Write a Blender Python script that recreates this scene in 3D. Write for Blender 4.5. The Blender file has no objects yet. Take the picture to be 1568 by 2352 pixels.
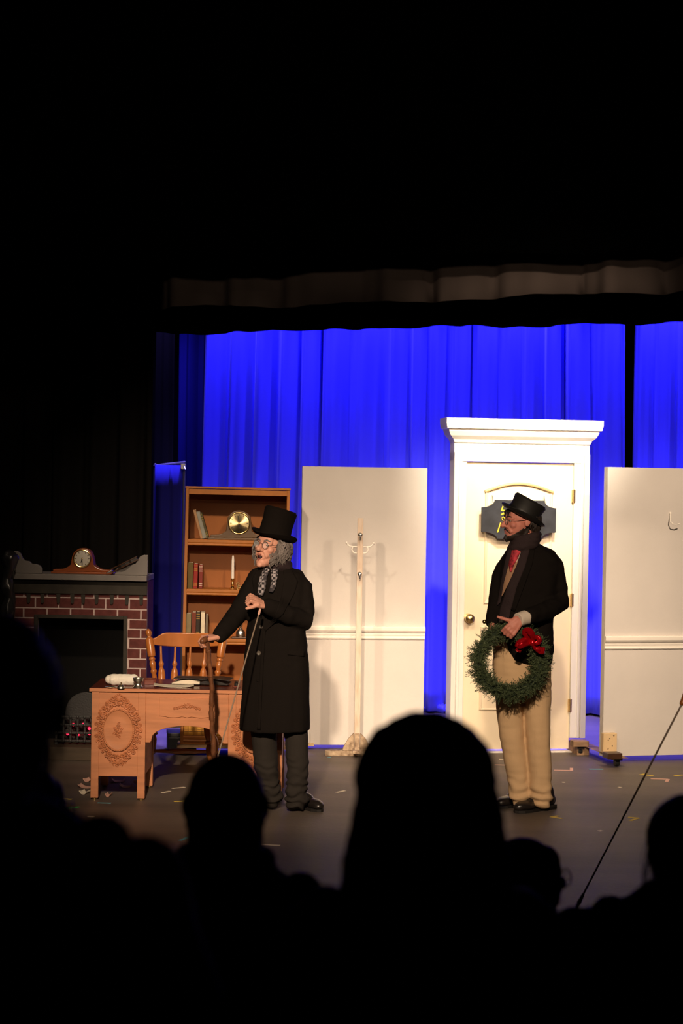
import bpy, math, random
from mathutils import Vector, Matrix, noise
from mathutils.bvhtree import BVHTree
random.seed(7)
scn = bpy.context.scene
COL = scn.collection
R = math.radians

# ------------------------------------------------------------------ camera
# stage floor is z = 0; the camera sits in the raked seating, looking along +Y
F = 4200.0                       # focal length in pixels of the 1568 x 2352 frame
CAM = Vector((0, 0, 1.9))
PIT = math.atan(67 / F); ROL = R(0.9)
_f = Vector((0, math.cos(PIT), -math.sin(PIT))); _u0 = Vector((0, math.sin(PIT), math.cos(PIT))); _r0 = Vector((1, 0, 0))
_r = math.cos(ROL) * _r0 + math.sin(ROL) * _u0
_u = -math.sin(ROL) * _r0 + math.cos(ROL) * _u0
cam = bpy.data.cameras.new('camera'); camo = bpy.data.objects.new('camera', cam); COL.objects.link(camo)
cam.sensor_fit = 'VERTICAL'; cam.sensor_height = 36; cam.sensor_width = 24
cam.lens = F / 2352 * 36
m = Matrix((_r, _u, -_f)).transposed().to_4x4(); m.translation = CAM
camo.matrix_world = m
cam.clip_end = 100
cam.dof.use_dof = True; cam.dof.focus_distance = 11.0; cam.dof.aperture_fstop = 3.2
scn.camera = camo

def ray(px, py):
    return _f + _r * ((px - 784) / F) + _u * ((1176 - py) / F)
def W(px, py, D):
    d = ray(px, py); return CAM + d * (D / d.y)
def FL(px, py, z=0.0):
    d = ray(px, py); return CAM + d * ((z - CAM.z) / d.z)

# ------------------------------------------------------------------ light
wd = bpy.data.worlds.new('World'); scn.world = wd; wd.use_nodes = True
wd.node_tree.nodes['Background'].inputs[0].default_value = (0, 0, 0, 1)
wd.node_tree.nodes['Background'].inputs[1].default_value = 0
vs = scn.view_settings
vs.view_transform = 'Standard'; vs.look = 'None'; vs.exposure = 0.45; vs.gamma = 1.0; vs.use_curve_mapping = False

def spot(name, loc, tgt, watts, col, size, blend=0.5, rad=0.06):
    l = bpy.data.lights.new(name, 'SPOT'); l.energy = watts; l.color = col
    l.spot_size = R(size); l.spot_blend = blend; l.shadow_soft_size = rad
    o = bpy.data.objects.new(name, l); COL.objects.link(o); o.location = loc
    o.rotation_euler = (Vector(tgt) - Vector(loc)).to_track_quat('-Z', 'Y').to_euler()
    return o
WARM = (1.0, 0.755, 0.53)
# front of house, low angle, passing under the borders
spot('house_spot', (-0.7, 1.8, 4.3), (-0.52, 11.0, 0.70), 3000, WARM, 18, .9, .12)
spot('house_spot', (0.2, 1.8, 4.3), (1.15, 11.0, 0.80), 1900, WARM, 20, .9, .12)
spot('border_fill', (0.0, 3.0, 3.3), (-0.2, 8.8, 2.80), 75, WARM, 46, .7, .10)  # added fill to brighten the grey border, not a known lamp
# overhead electrics just upstage of the borders
spot('stage_spot', (-1.3, 9.6, 3.5), (-0.62, 12.7, 1.05), 215, WARM, 58, .9)
spot('stage_spot', (0.5, 9.6, 3.6), (0.45, 12.8, 1.25), 225, WARM, 60, .9)
spot('stage_spot', (2.6, 9.5, 3.6), (2.0, 12.6, 1.2), 430, WARM, 62, .9)
spot('door_special', (1.5, 10.3, 4.2), (1.33, 13.0, 2.3), 1200, (1.0, 0.86, 0.64), 32, 1.0)
# blue wash on the back curtain
BLUE = (0.19, 0.15, 1.0)
for i in range(6):
    bx = -2.0 + i * 1.15
    spot('blue_spot', (bx, 14.55, 3.95), (bx + .12, 15.05, 1.9), 105, BLUE, 112, .8, .03)
    spot('blue_backlight', (bx, 14.2, 4.7), (bx, 14.2, .0), 1500, BLUE, 42, .8)

# ------------------------------------------------------------------ mesh helpers
class MB:
    def __init__(s): s.v = []; s.f = []
    def add(s, vs_, fs):
        n = len(s.v); s.v += [Vector(a) for a in vs_]; s.f += [tuple(i + n for i in q) for q in fs]
        return s
    def box(s, x0, x1, y0, y1, z0, z1, M=None):
        p = [Vector(q) for q in ((x0,y0,z0),(x1,y0,z0),(x1,y1,z0),(x0,y1,z0),(x0,y0,z1),(x1,y0,z1),(x1,y1,z1),(x0,y1,z1))]
        if M is not None: p = [M @ q for q in p]
        return s.add(p, [(0,3,2,1),(4,5,6,7),(0,1,5,4),(1,2,6,5),(2,3,7,6),(3,0,4,7)])
    def loft(s, rings, cap=True):
        n = len(rings[0]); vs_ = [q for r in rings for q in r]; fs = []
        for i in range(len(rings) - 1):
            for j in range(n):
                k = (j + 1) % n
                fs.append((i*n+j, i*n+k, (i+1)*n+k, (i+1)*n+j))
        if cap:
            fs.append(tuple(range(n))[::-1]); b = (len(rings)-1)*n; fs.append(tuple(b+j for j in range(n)))
        return s.add(vs_, fs)
    def tube(s, pts, rs, n=10, rnd=True, flat=1.0, ref=None):
        """circular (or flattened by `flat` along ref) tube with round ends"""
        pts = [Vector(p) for p in pts]
        if not isinstance(rs, (list, tuple)): rs = [rs] * len(pts)
        ts = []
        for i in range(len(pts)):
            a = pts[max(i-1, 0)]; b = pts[min(i+1, len(pts)-1)]; t = (b - a)
            ts.append(t.normalized() if t.length > 1e-9 else Vector((0,0,1)))
        up = Vector(ref) if ref is not None else (Vector((0,0,1)) if abs(ts[0].z) < .9 else Vector((1,0,0)))
        a0 = up - ts[0] * up.dot(ts[0]); a0.normalize()
        P = []; Rr = []; A = []; T = []
        for i in range(len(pts)):
            a0 = a0 - ts[i] * a0.dot(ts[i]); a0.normalize()
            if i == 0 and rnd:
                for q in (80, 50, 22): P.append(pts[0] - ts[0]*rs[0]*math.sin(R(q))*.9); Rr.append(rs[0]*math.cos(R(q))); A.append(a0.copy()); T.append(ts[0])
            P.append(pts[i]); Rr.append(rs[i]); A.append(a0.copy()); T.append(ts[i])
            if i == len(pts)-1 and rnd:
                for q in (22, 50, 80): P.append(pts[i] + ts[i]*rs[i]*math.sin(R(q))*.9); Rr.append(rs[i]*math.cos(R(q))); A.append(a0.copy()); T.append(ts[i])
        rings = []
        for p, r, a, t in zip(P, Rr, A, T):
            b = t.cross(a)
            rings.append([p + a*(r*flat*math.cos(2*math.pi*k/n)) + b*(r*math.sin(2*math.pi*k/n)) for k in range(n)])
        return s.loft(rings)
    def ell(s, c, r, M=None, nu=16, nv=10):
        c = Vector(c); rings = []
        for i in range(1, nv):
            ph = math.pi * i / nv; rr = math.sin(ph); z = -math.cos(ph)
            ring = []
            for k in range(nu):
                q = Vector((r[0]*rr*math.cos(2*math.pi*k/nu), r[1]*rr*math.sin(2*math.pi*k/nu), r[2]*z))
                ring.append(c + (M @ q if M is not None else q))
            rings.append(ring)
        n0 = len(s.v); s.loft(rings, cap=False)
        b = Vector((0,0,-r[2])); t = Vector((0,0,r[2]))
        if M is not None: b = M @ b; t = M @ t
        nb = len(s.v); s.v += [c + b, c + t]
        L = n0 + (nv-2)*nu
        for k in range(nu):
            s.f.append((nb, n0+(k+1)%nu, n0+k)); s.f.append((nb+1, L+k, L+(k+1)%nu))
        return s
    def lathe(s, prof, c=(0,0,0), M=None, n=20, sx=1.0, sy=1.0):
        c = Vector(c); rings = []
        for r, z in prof:
            r = max(r, 1e-4); ring = []
            for k in range(n):
                q = Vector((r*sx*math.cos(2*math.pi*k/n), r*sy*math.sin(2*math.pi*k/n), z))
                ring.append(c + (M @ q if M is not None else q))
            rings.append(ring)
        return s.loft(rings)
    def prism(s, poly, y0, y1, M=None):
        """polygon in x,z extruded along y"""
        n = len(poly)
        p = [Vector((x, y0, z)) for x, z in poly] + [Vector((x, y1, z)) for x, z in poly]
        if M is not None: p = [M @ q for q in p]
        fs = [tuple(range(n)), tuple(range(2*n-1, n-1, -1))]
        for i in range(n):
            j = (i+1) % n; fs.append((i, n+i, n+j, j))
        return s.add(p, fs)
    def torus(s, c, R0, r, M=None, nu=28, nv=8, sx=1.0, sz=1.0):
        c = Vector(c); vs_ = []; fs = []
        for i in range(nu):
            a = 2*math.pi*i/nu
            for j in range(nv):
                b = 2*math.pi*j/nv
                q = Vector(((R0*sx + r*math.cos(b))*math.cos(a), r*math.sin(b), (R0*sz + r*math.cos(b))*math.sin(a)))
                vs_.append(c + (M @ q if M is not None else q))
        for i in range(nu):
            for j in range(nv):
                fs.append((i*nv+j, ((i+1)%nu)*nv+j, ((i+1)%nu)*nv+(j+1)%nv, i*nv+(j+1)%nv))
        return s.add(vs_, fs)

def rotM(ax, deg): return Matrix.Rotation(R(deg), 3, ax)

def worldof(o):
    M = Matrix.Identity(4)
    while o is not None:
        M = o.matrix_basis @ M; o = o.parent
    return M
def fixn(me):
    import bmesh
    bm = bmesh.new(); bm.from_mesh(me); bmesh.ops.recalc_face_normals(bm, faces=bm.faces); bm.to_mesh(me); bm.free()

def obj(name, mb, mat, parent=None, smooth=False, bevel=0, world=False, solid=0, kind=None, label=None, shift=None):
    me = bpy.data.meshes.new(name)
    vs_ = mb.v
    if world and parent is not None:
        Mi = worldof(parent).inverted(); vs_ = [Mi @ v for v in vs_]
    me.from_pydata([tuple(v) for v in vs_], [], mb.f); me.update(); fixn(me)
    if smooth:
        for p in me.polygons: p.use_smooth = True
        me.set_sharp_from_angle(angle=R(42))
    if mat: me.materials.append(mat)
    o = bpy.data.objects.new(name, me); COL.objects.link(o)
    if parent is not None: o.parent = parent
    if solid:
        q = o.modifiers.new('solid', 'SOLIDIFY'); q.thickness = solid; q.offset = 0
    if bevel:
        q = o.modifiers.new('bevel', 'BEVEL'); q.width = bevel; q.segments = 2; q.limit_method = 'ANGLE'; q.angle_limit = R(40)
    if kind: o['kind'] = kind
    if label: o['label'] = label
    return o
def tag(o, label, cat, group=None):
    o['label'] = label; o['category'] = cat
    if group: o['group'] = group
    return o
def thing(name, label, cat, loc=(0,0,0), rz=0, group=None):
    o = bpy.data.objects.new(name, None); COL.objects.link(o); o.empty_display_size = .1
    o.location = loc; o.rotation_euler = (0, 0, R(rz))
    return tag(o, label, cat, group)
def struct(name, mb, mat, **k):
    o = obj(name, mb, mat, **k); o['kind'] = 'structure'; return o

def organic(name, mb, mat, parent, vox=.007, it=4, wr=None, world=True, label=None):
    """closed overlapping pieces fused into one continuous surface"""
    o = obj(name, mb, mat, parent, world=world, label=label)
    q = o.modifiers.new('remesh', 'REMESH'); q.mode = 'VOXEL'; q.voxel_size = vox; q.use_smooth_shade = True
    q2 = o.modifiers.new('smooth', 'SMOOTH'); q2.factor = .5; q2.iterations = it
    dg = bpy.context.evaluated_depsgraph_get(); dg.update()
    me = bpy.data.meshes.new_from_object(o.evaluated_get(dg))
    old = o.data; o.modifiers.clear(); o.data = me; me.name = name; bpy.data.meshes.remove(old)
    if not me.materials: me.materials.append(mat)
    if wr:
        ns = [v.normal.copy() for v in me.vertices]
        for v, n in zip(me.vertices, ns): v.co = v.co + n * wr(v.co)
        me.update()
    for p in me.polygons: p.use_smooth = True
    return o
def bvh(o):
    me = o.data; M = worldof(o)
    return BVHTree.FromPolygons([M @ v.co for v in me.vertices], [tuple(p.vertices) for p in me.polygons])
def lerp_poly(pts, t):
    n = len(pts) - 1; k = min(int(t*n), n-1); f_ = t*n - k
    return (pts[k][0]*(1-f_) + pts[k+1][0]*f_, pts[k][1]*(1-f_) + pts[k+1][1]*f_)
def drape(name, L, Rr, tree, off, mat, parent, nu=10, nv=24, thick=.006, Ddef=10.4, bulge=0.0, label=None):
    """a strip of cloth laid on a body: edge outlines L and Rr are projected onto the surface below"""
    mb = MB(); g = []; last = Ddef
    for j in range(nv + 1):
        a = lerp_poly(L, j/nv); b = lerp_poly(Rr, j/nv)
        for i in range(nu + 1):
            t = i/nu; px = a[0]*(1-t)+b[0]*t; py = a[1]*(1-t)+b[1]*t
            d = ray(px, py).normalized(); h = tree.ray_cast(CAM, d)
            y = h[0].y if h[0] is not None else last
            last = y
            g.append([px, py, y - off - bulge*math.sin(math.pi*t)])
    # relax depth
    for _ in range(3):
        n2 = [q[2] for q in g]
        for j in range(nv+1):
            for i in range(nu+1):
                s_ = 0; c_ = 0
                for dj, di in ((0,1),(0,-1),(1,0),(-1,0)):
                    if 0 <= j+dj <= nv and 0 <= i+di <= nu: s_ += g[(j+dj)*(nu+1)+i+di][2]; c_ += 1
                k = j*(nu+1)+i; n2[k] = min(g[k][2], .5*g[k][2] + .5*s_/c_)
        for k in range(len(g)): g[k][2] = n2[k]
    vs_ = [W(*q) for q in g]
    fs = [(j*(nu+1)+i, j*(nu+1)+i+1, (j+1)*(nu+1)+i+1, (j+1)*(nu+1)+i) for j in range(nv) for i in range(nu)]
    mb.add(vs_, fs)
    return obj(name, mb, mat, parent, smooth=True, world=True, solid=thick, label=label)

# ------------------------------------------------------------------ materials
def lin(h):
    h = h.lstrip('#'); c = [int(h[i:i+2], 16)/255 for i in (0, 2, 4)]
    return tuple(x/12.92 if x <= .04045 else ((x+.055)/1.055)**2.4 for x in c)
def mat(name, col, rough=.6, metal=0, spec=.4, var=0, scale=8, stretch=(1,1,1), bump=0, bscale=60, col2=None, sheen=0, coat=0, detail=4):
    if isinstance(col, str): col = lin(col)
    m = bpy.data.materials.new(name); m.use_nodes = True
    nt = m.node_tree; b = nt.nodes['Principled BSDF']
    b.inputs['Base Color'].default_value = (*col, 1); b.inputs['Roughness'].default_value = rough
    b.inputs['Metallic'].default_value = metal; b.inputs['Specular IOR Level'].default_value = spec
    if sheen: b.inputs['Sheen Weight'].default_value = sheen
    if coat: b.inputs['Coat Weight'].default_value = coat; b.inputs['Coat Roughness'].default_value = .15
    tc = nt.nodes.new('ShaderNodeTexCoord')
    if var or col2:
        mp = nt.nodes.new('ShaderNodeMapping'); mp.inputs['Scale'].default_value = stretch
        nz = nt.nodes.new('ShaderNodeTexNoise'); nz.inputs['Scale'].default_value = scale; nz.inputs['Detail'].default_value = detail
        rp = nt.nodes.new('ShaderNodeValToRGB')
        c2 = lin(col2) if isinstance(col2, str) else (col2 or tuple(x*(1-var) for x in col))
        rp.color_ramp.elements[0].position = .32; rp.color_ramp.elements[1].position = .68
        rp.color_ramp.elements[0].color = (*c2, 1); rp.color_ramp.elements[1].color = (*col, 1)
        nt.links.new(tc.outputs['Object'], mp.inputs['Vector']); nt.links.new(mp.outputs[0], nz.inputs['Vector'])
        nt.links.new(nz.outputs[0], rp.inputs[0]); nt.links.new(rp.outputs[0], b.inputs['Base Color'])
    if bump:
        n2 = nt.nodes.new('ShaderNodeTexNoise'); n2.inputs['Scale'].default_value = bscale; n2.inputs['Detail'].default_value = 3
        bp = nt.nodes.new('ShaderNodeBump'); bp.inputs['Strength'].default_value = bump; bp.inputs['Distance'].default_value = .01
        nt.links.new(tc.outputs['Object'], n2.inputs['Vector']); nt.links.new(n2.outputs[0], bp.inputs['Height']); nt.links.new(bp.outputs[0], b.inputs['Normal'])
    return m
def emis(name, col, s):
    m = mat(name, (.02,.002,.002)); b = m.node_tree.nodes['Principled BSDF']
    b.inputs['Emission Color'].default_value = (*col, 1); b.inputs['Emission Strength'].default_value = s
    return m
def glass(name):
    m = mat(name, (1,1,1), .02); b = m.node_tree.nodes['Principled BSDF']
    nt = m.node_tree; b.inputs['Roughness'].default_value = .05
    tr_ = nt.nodes.new('ShaderNodeBsdfTransparent'); mx = nt.nodes.new('ShaderNodeMixShader'); mx.inputs[0].default_value = .08
    nt.links.new(tr_.outputs[0], mx.inputs[1]); nt.links.new(b.outputs[0], mx.inputs[2]); nt.links.new(mx.outputs[0], nt.nodes['Material Output'].inputs[0])
    return m
def checks(name, c1, c2, c3, s=40):
    """woven check for a scarf"""
    m = mat(name, c1, .9); nt = m.node_tree; b = nt.nodes['Principled BSDF']
    tc = nt.nodes.new('ShaderNodeTexCoord'); ch = nt.nodes.new('ShaderNodeTexChecker')
    ch.inputs['Scale'].default_value = s; ch.inputs['Color1'].default_value = (*c1, 1); ch.inputs['Color2'].default_value = (*c2, 1)
    nz = nt.nodes.new('ShaderNodeTexNoise'); nz.inputs['Scale'].default_value = s*.3
    mx = nt.nodes.new('ShaderNodeMixRGB'); mx.inputs[2].default_value = (*c3, 1)
    rp = nt.nodes.new('ShaderNodeValToRGB'); rp.color_ramp.elements[0].position = .45; rp.color_ramp.elements[1].position = .6
    nt.links.new(tc.outputs['Object'], ch.inputs[0]); nt.links.new(tc.outputs['Object'], nz.inputs['Vector'])
    nt.links.new(nz.outputs[0], rp.inputs[0]); nt.links.new(rp.outputs[0], mx.inputs[0]); nt.links.new(ch.outputs[0], mx.inputs[1])
    nt.links.new(mx.outputs[0], b.inputs['Base Color'])
    return m

M = {}
M['black'] = mat('black_paint', (.006,.006,.006), .9, spec=.1)
M['velour'] = mat('black_velour', (.010,.009,.0085), 1, spec=0)
M['border'] = mat('painted_lit_velour', (.105,.082,.075), .95, spec=.02, var=.3, scale=2)  # dim light on the second border put into a greyer colour
M['border_dark'] = mat('painted_unlit_velour', (.0008,.0008,.0008), 1, spec=0)  # lack of light on the front border put into the colour; teaser shares it
M['floor'] = mat('stage_floor', (.145,.114,.092), .55, spec=.3, var=.35, scale=1.3, stretch=(.5,2.2,1), bump=.12, bscale=30, detail=8)
M['aud'] = mat('house_carpet', (.008,.008,.009), .95, spec=.1)
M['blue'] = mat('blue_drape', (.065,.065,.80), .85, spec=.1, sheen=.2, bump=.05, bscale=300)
M['navy'] = mat('navy_and_dimmed_blue_drape', (.010,.010,.13), .9, spec=.1)  # navy screen cloth; also blue curtain with low light put into the colour
M['flat'] = mat('flat_paint', (.61,.575,.545), .75, spec=.25, var=.06, scale=3, bump=.06, bscale=120)
M['white'] = mat('gloss_white', (.83,.79,.72), .45, spec=.4, var=.05, scale=6)
M['door'] = mat('cream_door', (.79,.68,.50), .5, spec=.35, var=.03, scale=3)
M['trim'] = mat('white_trim', (.76,.74,.70), .55, spec=.35, var=.12, scale=14, stretch=(1,1,.15))
M['bevelc'] = mat('door_gold_bead', (.62,.42,.18), .5)
M['brass'] = mat('brass', (.80,.58,.25), .25, metal=1)
M['gold'] = mat('gold_dial', (.72,.58,.30), .32, metal=1)
M['steel'] = mat('steel', (.6,.58,.55), .3, metal=1)
M['silver'] = mat('pewter', (.66,.62,.52), .35, metal=1)
M['slate'] = mat('slate_sign', (.030,.032,.042), .8, var=.5, scale=14, bump=.05)
M['chalk'] = mat('yellow_chalk', (.80,.58,.04), .9)
M['oak'] = mat('desk_oak', (.61,.245,.112), .55, spec=.35, var=.25, scale=9, stretch=(.35,1,3), bump=.05, bscale=70)
M['oakcarve'] = mat('desk_carving', (.55,.195,.08), .55, spec=.35, var=.3, scale=18)
M['mahog'] = mat('desk_mahogany', (.16,.030,.016), .22, spec=.5, var=.3, scale=6, stretch=(.3,2,1))
M['maple'] = mat('chair_maple', (.42,.135,.030), .28, spec=.5, var=.3, scale=10, stretch=(1,1,.3), coat=.3)
M['case'] = mat('bookcase_wood', (.37,.128,.024), .5, spec=.35, var=.22, scale=6, stretch=(2,1,.25))
M['caseback'] = mat('bookcase_back', (.28,.088,.015), .55, spec=.3, var=.15, scale=6, stretch=(2,1,.25))
M['clockwood'] = mat('clock_wood', (.26,.065,.018), .3, spec=.5, var=.3, scale=9, stretch=(.3,1,2))
M['clockdark'] = mat('clock_dark_wood', (.105,.055,.020), .35, spec=.5, var=.3, scale=9, stretch=(.3,1,2))
M['dial'] = mat('dial_silver', (.62,.58,.50), .35, metal=.4)
M['ink'] = mat('dial_ink', (.02,.015,.01), .6)
M['brick'] = mat('brick', (.115,.031,.028), .8, spec=.2, var=.35, scale=22, bump=.15)
M['mortar'] = mat('mortar', (.50,.39,.37), .9, spec=.1, var=.2, scale=30)
M['mantel'] = mat('mantel_grey', (.17,.155,.145), .7, var=.15, scale=10)
M['soot'] = mat('soot_board', (.032,.027,.020), .8, var=.4, scale=14)
M['iron'] = mat('cast_iron', (.03,.03,.03), .5, spec=.5, bump=.2, bscale=90)
M['coal'] = mat('coal', (.02,.018,.018), .6, spec=.6, bump=.4, bscale=60)
M['ember'] = emis('ember_lamp', (1,.02,.06), 2.2)
M['hearth'] = mat('hearth_board', (.075,.052,.032), .75, var=.35, scale=10, stretch=(.3,1,2))
M['plastic'] = mat('black_plastic', (.02,.02,.022), .28, spec=.7, bump=.5, bscale=14)
M['rawpine'] = mat('raw_pine', (.66,.48,.27), .7, var=.15, scale=12, stretch=(1,1,.2))
M['oldwood'] = mat('worn_wood', (.36,.22,.12), .8, var=.55, scale=20, stretch=(.4,1,1), bump=.1)
M['stand'] = mat('stand_worn_paint', (.72,.62,.53), .75, col2=(.54,.41,.31), scale=16, stretch=(2,2,.35))
M['standbase'] = mat('stand_base_wood', (.50,.38,.26), .8, col2=(.16,.10,.06), scale=26)
M['rubber'] = mat('caster_rubber', (.012,.012,.012), .5)
M['cloth'] = mat('white_cloth', (.82,.78,.68), .9, bump=.3, bscale=40)
M['paper'] = mat('paper', (.74,.66,.52), .85)
M['leather'] = mat('black_leather', (.016,.013,.012), .45, bump=.15, bscale=120)
M['wax'] = mat('candle_wax', (.72,.66,.60), .5)
M['blackcase'] = mat('black_case', (.012,.012,.013), .6)
M['darkwood'] = mat('dark_stained_wood', (.06,.025,.012), .35, spec=.5, var=.4, scale=12)
M['cane'] = mat('cane_wood', (.22,.085,.038), .35, spec=.5, var=.6, scale=30, stretch=(1,1,.25), bump=.35, bscale=40)
M['rod'] = mat('rod_metal', (.24,.18,.135), .35)
M['skin'] = mat('skin', (.64,.31,.22), .55, spec=.35, var=.10, scale=25)
M['skin2'] = mat('skin_ruddy', (.56,.205,.15), .55, spec=.35, var=.14, scale=25)
M['lip'] = mat('lip', (.33,.10,.085), .5)
M['mouth'] = mat('mouth_inside', (.025,.006,.006), .6)
M['eyew'] = mat('eye_white', (.6,.55,.5), .3)
M['iris'] = mat('iris', (.02,.012,.008), .3)
M['greyhair'] = mat('grey_wig', (.25,.215,.20), .75, col2=(.085,.07,.062), scale=30, stretch=(1,1,.3))
M['darkhair'] = mat('dark_hair', (.018,.011,.008), .6, spec=.4)
M['felt'] = mat('black_felt', (.008,.006,.005), .95, spec=.06)
M['felt2'] = mat('black_silk_felt', (.011,.010,.009), .6, spec=.3)
M['band'] = mat('hat_ribbon', (.006,.006,.006), .5)
M['wool'] = mat('black_wool', (.0095,.0075,.0065), .95, spec=.06, bump=.15, bscale=220)
M['wool2'] = mat('black_coat_wool', (.0080,.0062,.0055), .95, spec=.06, bump=.15, bscale=220)
M['trousg'] = mat('charcoal_trousers', (.025,.021,.018), .9, spec=.15, bump=.1, bscale=200)
M['khaki'] = mat('khaki', (.60,.40,.225), .85, spec=.2, var=.06, scale=5, bump=.08, bscale=200)
M['shoe'] = mat('black_shoe', (.014,.011,.010), .3, spec=.6)
M['sole'] = mat('shoe_sole', (.01,.008,.007), .7)
M['scarfd'] = mat('plum_scarf', (.030,.020,.021), .95, spec=.1, bump=.3, bscale=90)
M['plaid'] = checks('plaid_scarf', (.02,.018,.02), (.36,.32,.34), (.035,.03,.035), 64)
M['paisley'] = checks('red_paisley', (.30,.015,.025), (.13,.008,.014), (.52,.05,.07), 70)
M['vest'] = mat('tan_vest', (.34,.19,.11), .85)
M['shirt'] = mat('white_shirt', (.62,.53,.44), .85, var=.1, scale=30)
M['horn'] = mat('coat_button', (.10,.085,.07), .4)
M['wire'] = mat('spectacle_wire', (.35,.30,.24), .3, metal=1)
M['lens'] = glass('spectacle_lens')
M['needle'] = mat('fir_needles', (.095,.125,.055), .65, col2=(.035,.055,.025), scale=30)
M['wcore'] = mat('wreath_core', (.012,.022,.010), .9)
M['foil'] = mat('red_foil', (.55,.006,.014), .16, metal=.65, spec=.6)
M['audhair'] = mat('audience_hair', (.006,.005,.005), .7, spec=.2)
M['audskin'] = mat('audience_skin_silhouette', (.035,.020,.015), .7, spec=.2)  # backlit darkness put into the skin colour
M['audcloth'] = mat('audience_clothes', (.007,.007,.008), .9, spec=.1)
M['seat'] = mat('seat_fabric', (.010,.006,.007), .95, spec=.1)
M['pwht'] = mat('tape_white', (.70,.62,.50), .7)
M['pyel'] = mat('tape_yellow', (.62,.45,.06), .7)
M['pgrn'] = mat('tape_green', (.05,.45,.10), .7)
M['ppnk'] = mat('tape_pink', (.62,.36,.28), .7)
M['pcyn'] = mat('tape_blue', (.10,.35,.42), .7)

# ================================================================== THE HOUSE AND THE STAGE
fl = struct('floor', MB().box(-7, 7, 7.0, 16.5, -.06, 0), M['floor'])
struct('wall_stage_front', MB().box(-7, 7, 7.02, 7.12, -1.3, -.06), M['black'])
struct('wall_back', MB().box(-7, 7, 16.5, 16.6, -1.3, 7.0), M['black'])
struct('wall_left', MB().box(-7.1, -7, -3, 16.6, -1.3, 7.0), M['black'])
struct('wall_right', MB().box(7, 7.1, -3, 16.6, -1.3, 7.0), M['black'])
struct('wall_rear', MB().box(-7, 7, -3.1, -3, -1.3, 7.0), M['black'])
struct('ceiling', MB().box(-7.1, 7.1, -3.1, 16.6, 7.0, 7.1), M['black'])
# raked seating steps
steps = [(-3.0, 1.95, .60), (1.95, 2.95, .30), (2.95, 3.9, .06), (3.9, 4.9, -.20), (4.9, 7.02, -.85)]
mb = MB()
for a, b, z in steps: mb.box(-7, 7, a, b, -1.3, z)
struct('floor_house', mb, M['aud'])

def curtain(name, p0, p1, z0, z1, mt, amp=.05, per=.2, nu=None, nv=24, seed=0, flare=.3, taper=0.0, wav=0.0, wfreq=1.5, skew=0.0, thick=.004):
    """pleated cloth hanging from p0 to p1 (plan points)"""
    rnd = random.Random(seed); p0 = Vector((*p0, 0)); p1 = Vector((*p1, 0)); d = p1 - p0; L = d.length; t = d / L; n = Vector((t.y, -t.x, 0))
    nu = nu or int(L / per * 14); mb = MB(); vs_ = []
    # irregular pleat phase
    ph = [0.0]
    for i in range(nu): ph.append(ph[-1] + 2*math.pi*(L/nu)/per * (1 + .55*noise.noise(Vector((i*L/nu*1.7/per*.35, seed*3.1, 0)))))
    for j in range(nv + 1):
        v = j/nv; zz = z1 + (z0 - z1)*v
        for i in range(nu + 1):
            u = i/nu; x = u*L
            a = amp*(.75 + flare*v)*(.8 + .6*noise.noise(Vector((x*2.1, v*.4, seed+9.3))))
            sn = abs(math.sin(.5*ph[i] + .25*noise.noise(Vector((x*1.3, v*1.6, seed*1.7))))); o = a*(2*sn**.75 - 1) + .22*a*math.sin(2.3*ph[i] + 1.3 + v) + .02*noise.noise(Vector((x*.8, v*2.2, seed+4.)))
            xs = x + .3*a*math.cos(ph[i]) + taper*v*(u - .5) + skew*v
            dz = 0
            if wav and v > .5: dz = wav*(v-.5)*2*(noise.noise(Vector((x*wfreq, seed*2.3, 1.))) + .35*noise.noise(Vector((x*wfreq*4, seed*2.3, 5.))))
            p = p0 + t*xs + n*o; vs_.append((p.x, p.y, zz + dz))
    fs = [(j*(nu+1)+i, j*(nu+1)+i+1, (j+1)*(nu+1)+i+1, (j+1)*(nu+1)+i) for j in range(nv) for i in range(nu)]
    mb.add(vs_, fs)
    return obj(name, mb, mt, smooth=False, solid=thick)
def sm(o):
    for p in o.data.polygons: p.use_smooth = True
    return o
def plan(px, D): 
    w = W(px, 1109, D); return (w.x, w.y)

# blue back curtain: two widths with a narrow gap, and a left width with its low light painted in navy
tag(sm(curtain('blue_curtain', plan(462, 15.3), plan(1424, 15.1), .02, 3.9, M['blue'], .100, .20, seed=3, taper=.12)), 'wide pleated bright blue curtain behind the white door', 'curtain', 'blue back curtains')
tag(sm(curtain('blue_curtain', plan(1449, 15.1), plan(2100, 14.9), .02, 3.9, M['blue'], .100, .19, seed=5)), 'bright blue curtain right of the narrow dark gap', 'curtain', 'blue back curtains')
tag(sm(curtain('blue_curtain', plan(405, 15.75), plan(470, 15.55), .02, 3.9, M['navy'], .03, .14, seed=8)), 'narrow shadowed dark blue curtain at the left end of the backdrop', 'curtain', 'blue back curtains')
# cloth bunched on the floor at the foot of the curtain
for i, (a, b) in enumerate(((968, 1040), (1345, 1400))):
    mb = MB(); n = 26
    w0 = FL(a, 1634); w1 = FL(b, 1640)
    pts = [w0.lerp(w1, k/n) + Vector((0, .02*math.sin(k*1.9+i), .035 + .012*math.sin(k*2.7))) for k in range(n+1)]
    mb.tube(pts, [.034 + .010*math.sin(k*1.3) for k in range(n+1)], 10, ref=(0,0,1))
    tag(obj('bunched_cloth', mb, M['blue'], smooth=True), ('rumpled blue cloth on the floor between the left flat and the door', 'rumpled blue cloth on the floor between the door and the right flat')[i], 'cloth', 'cloth at the foot of the backdrop')

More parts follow.
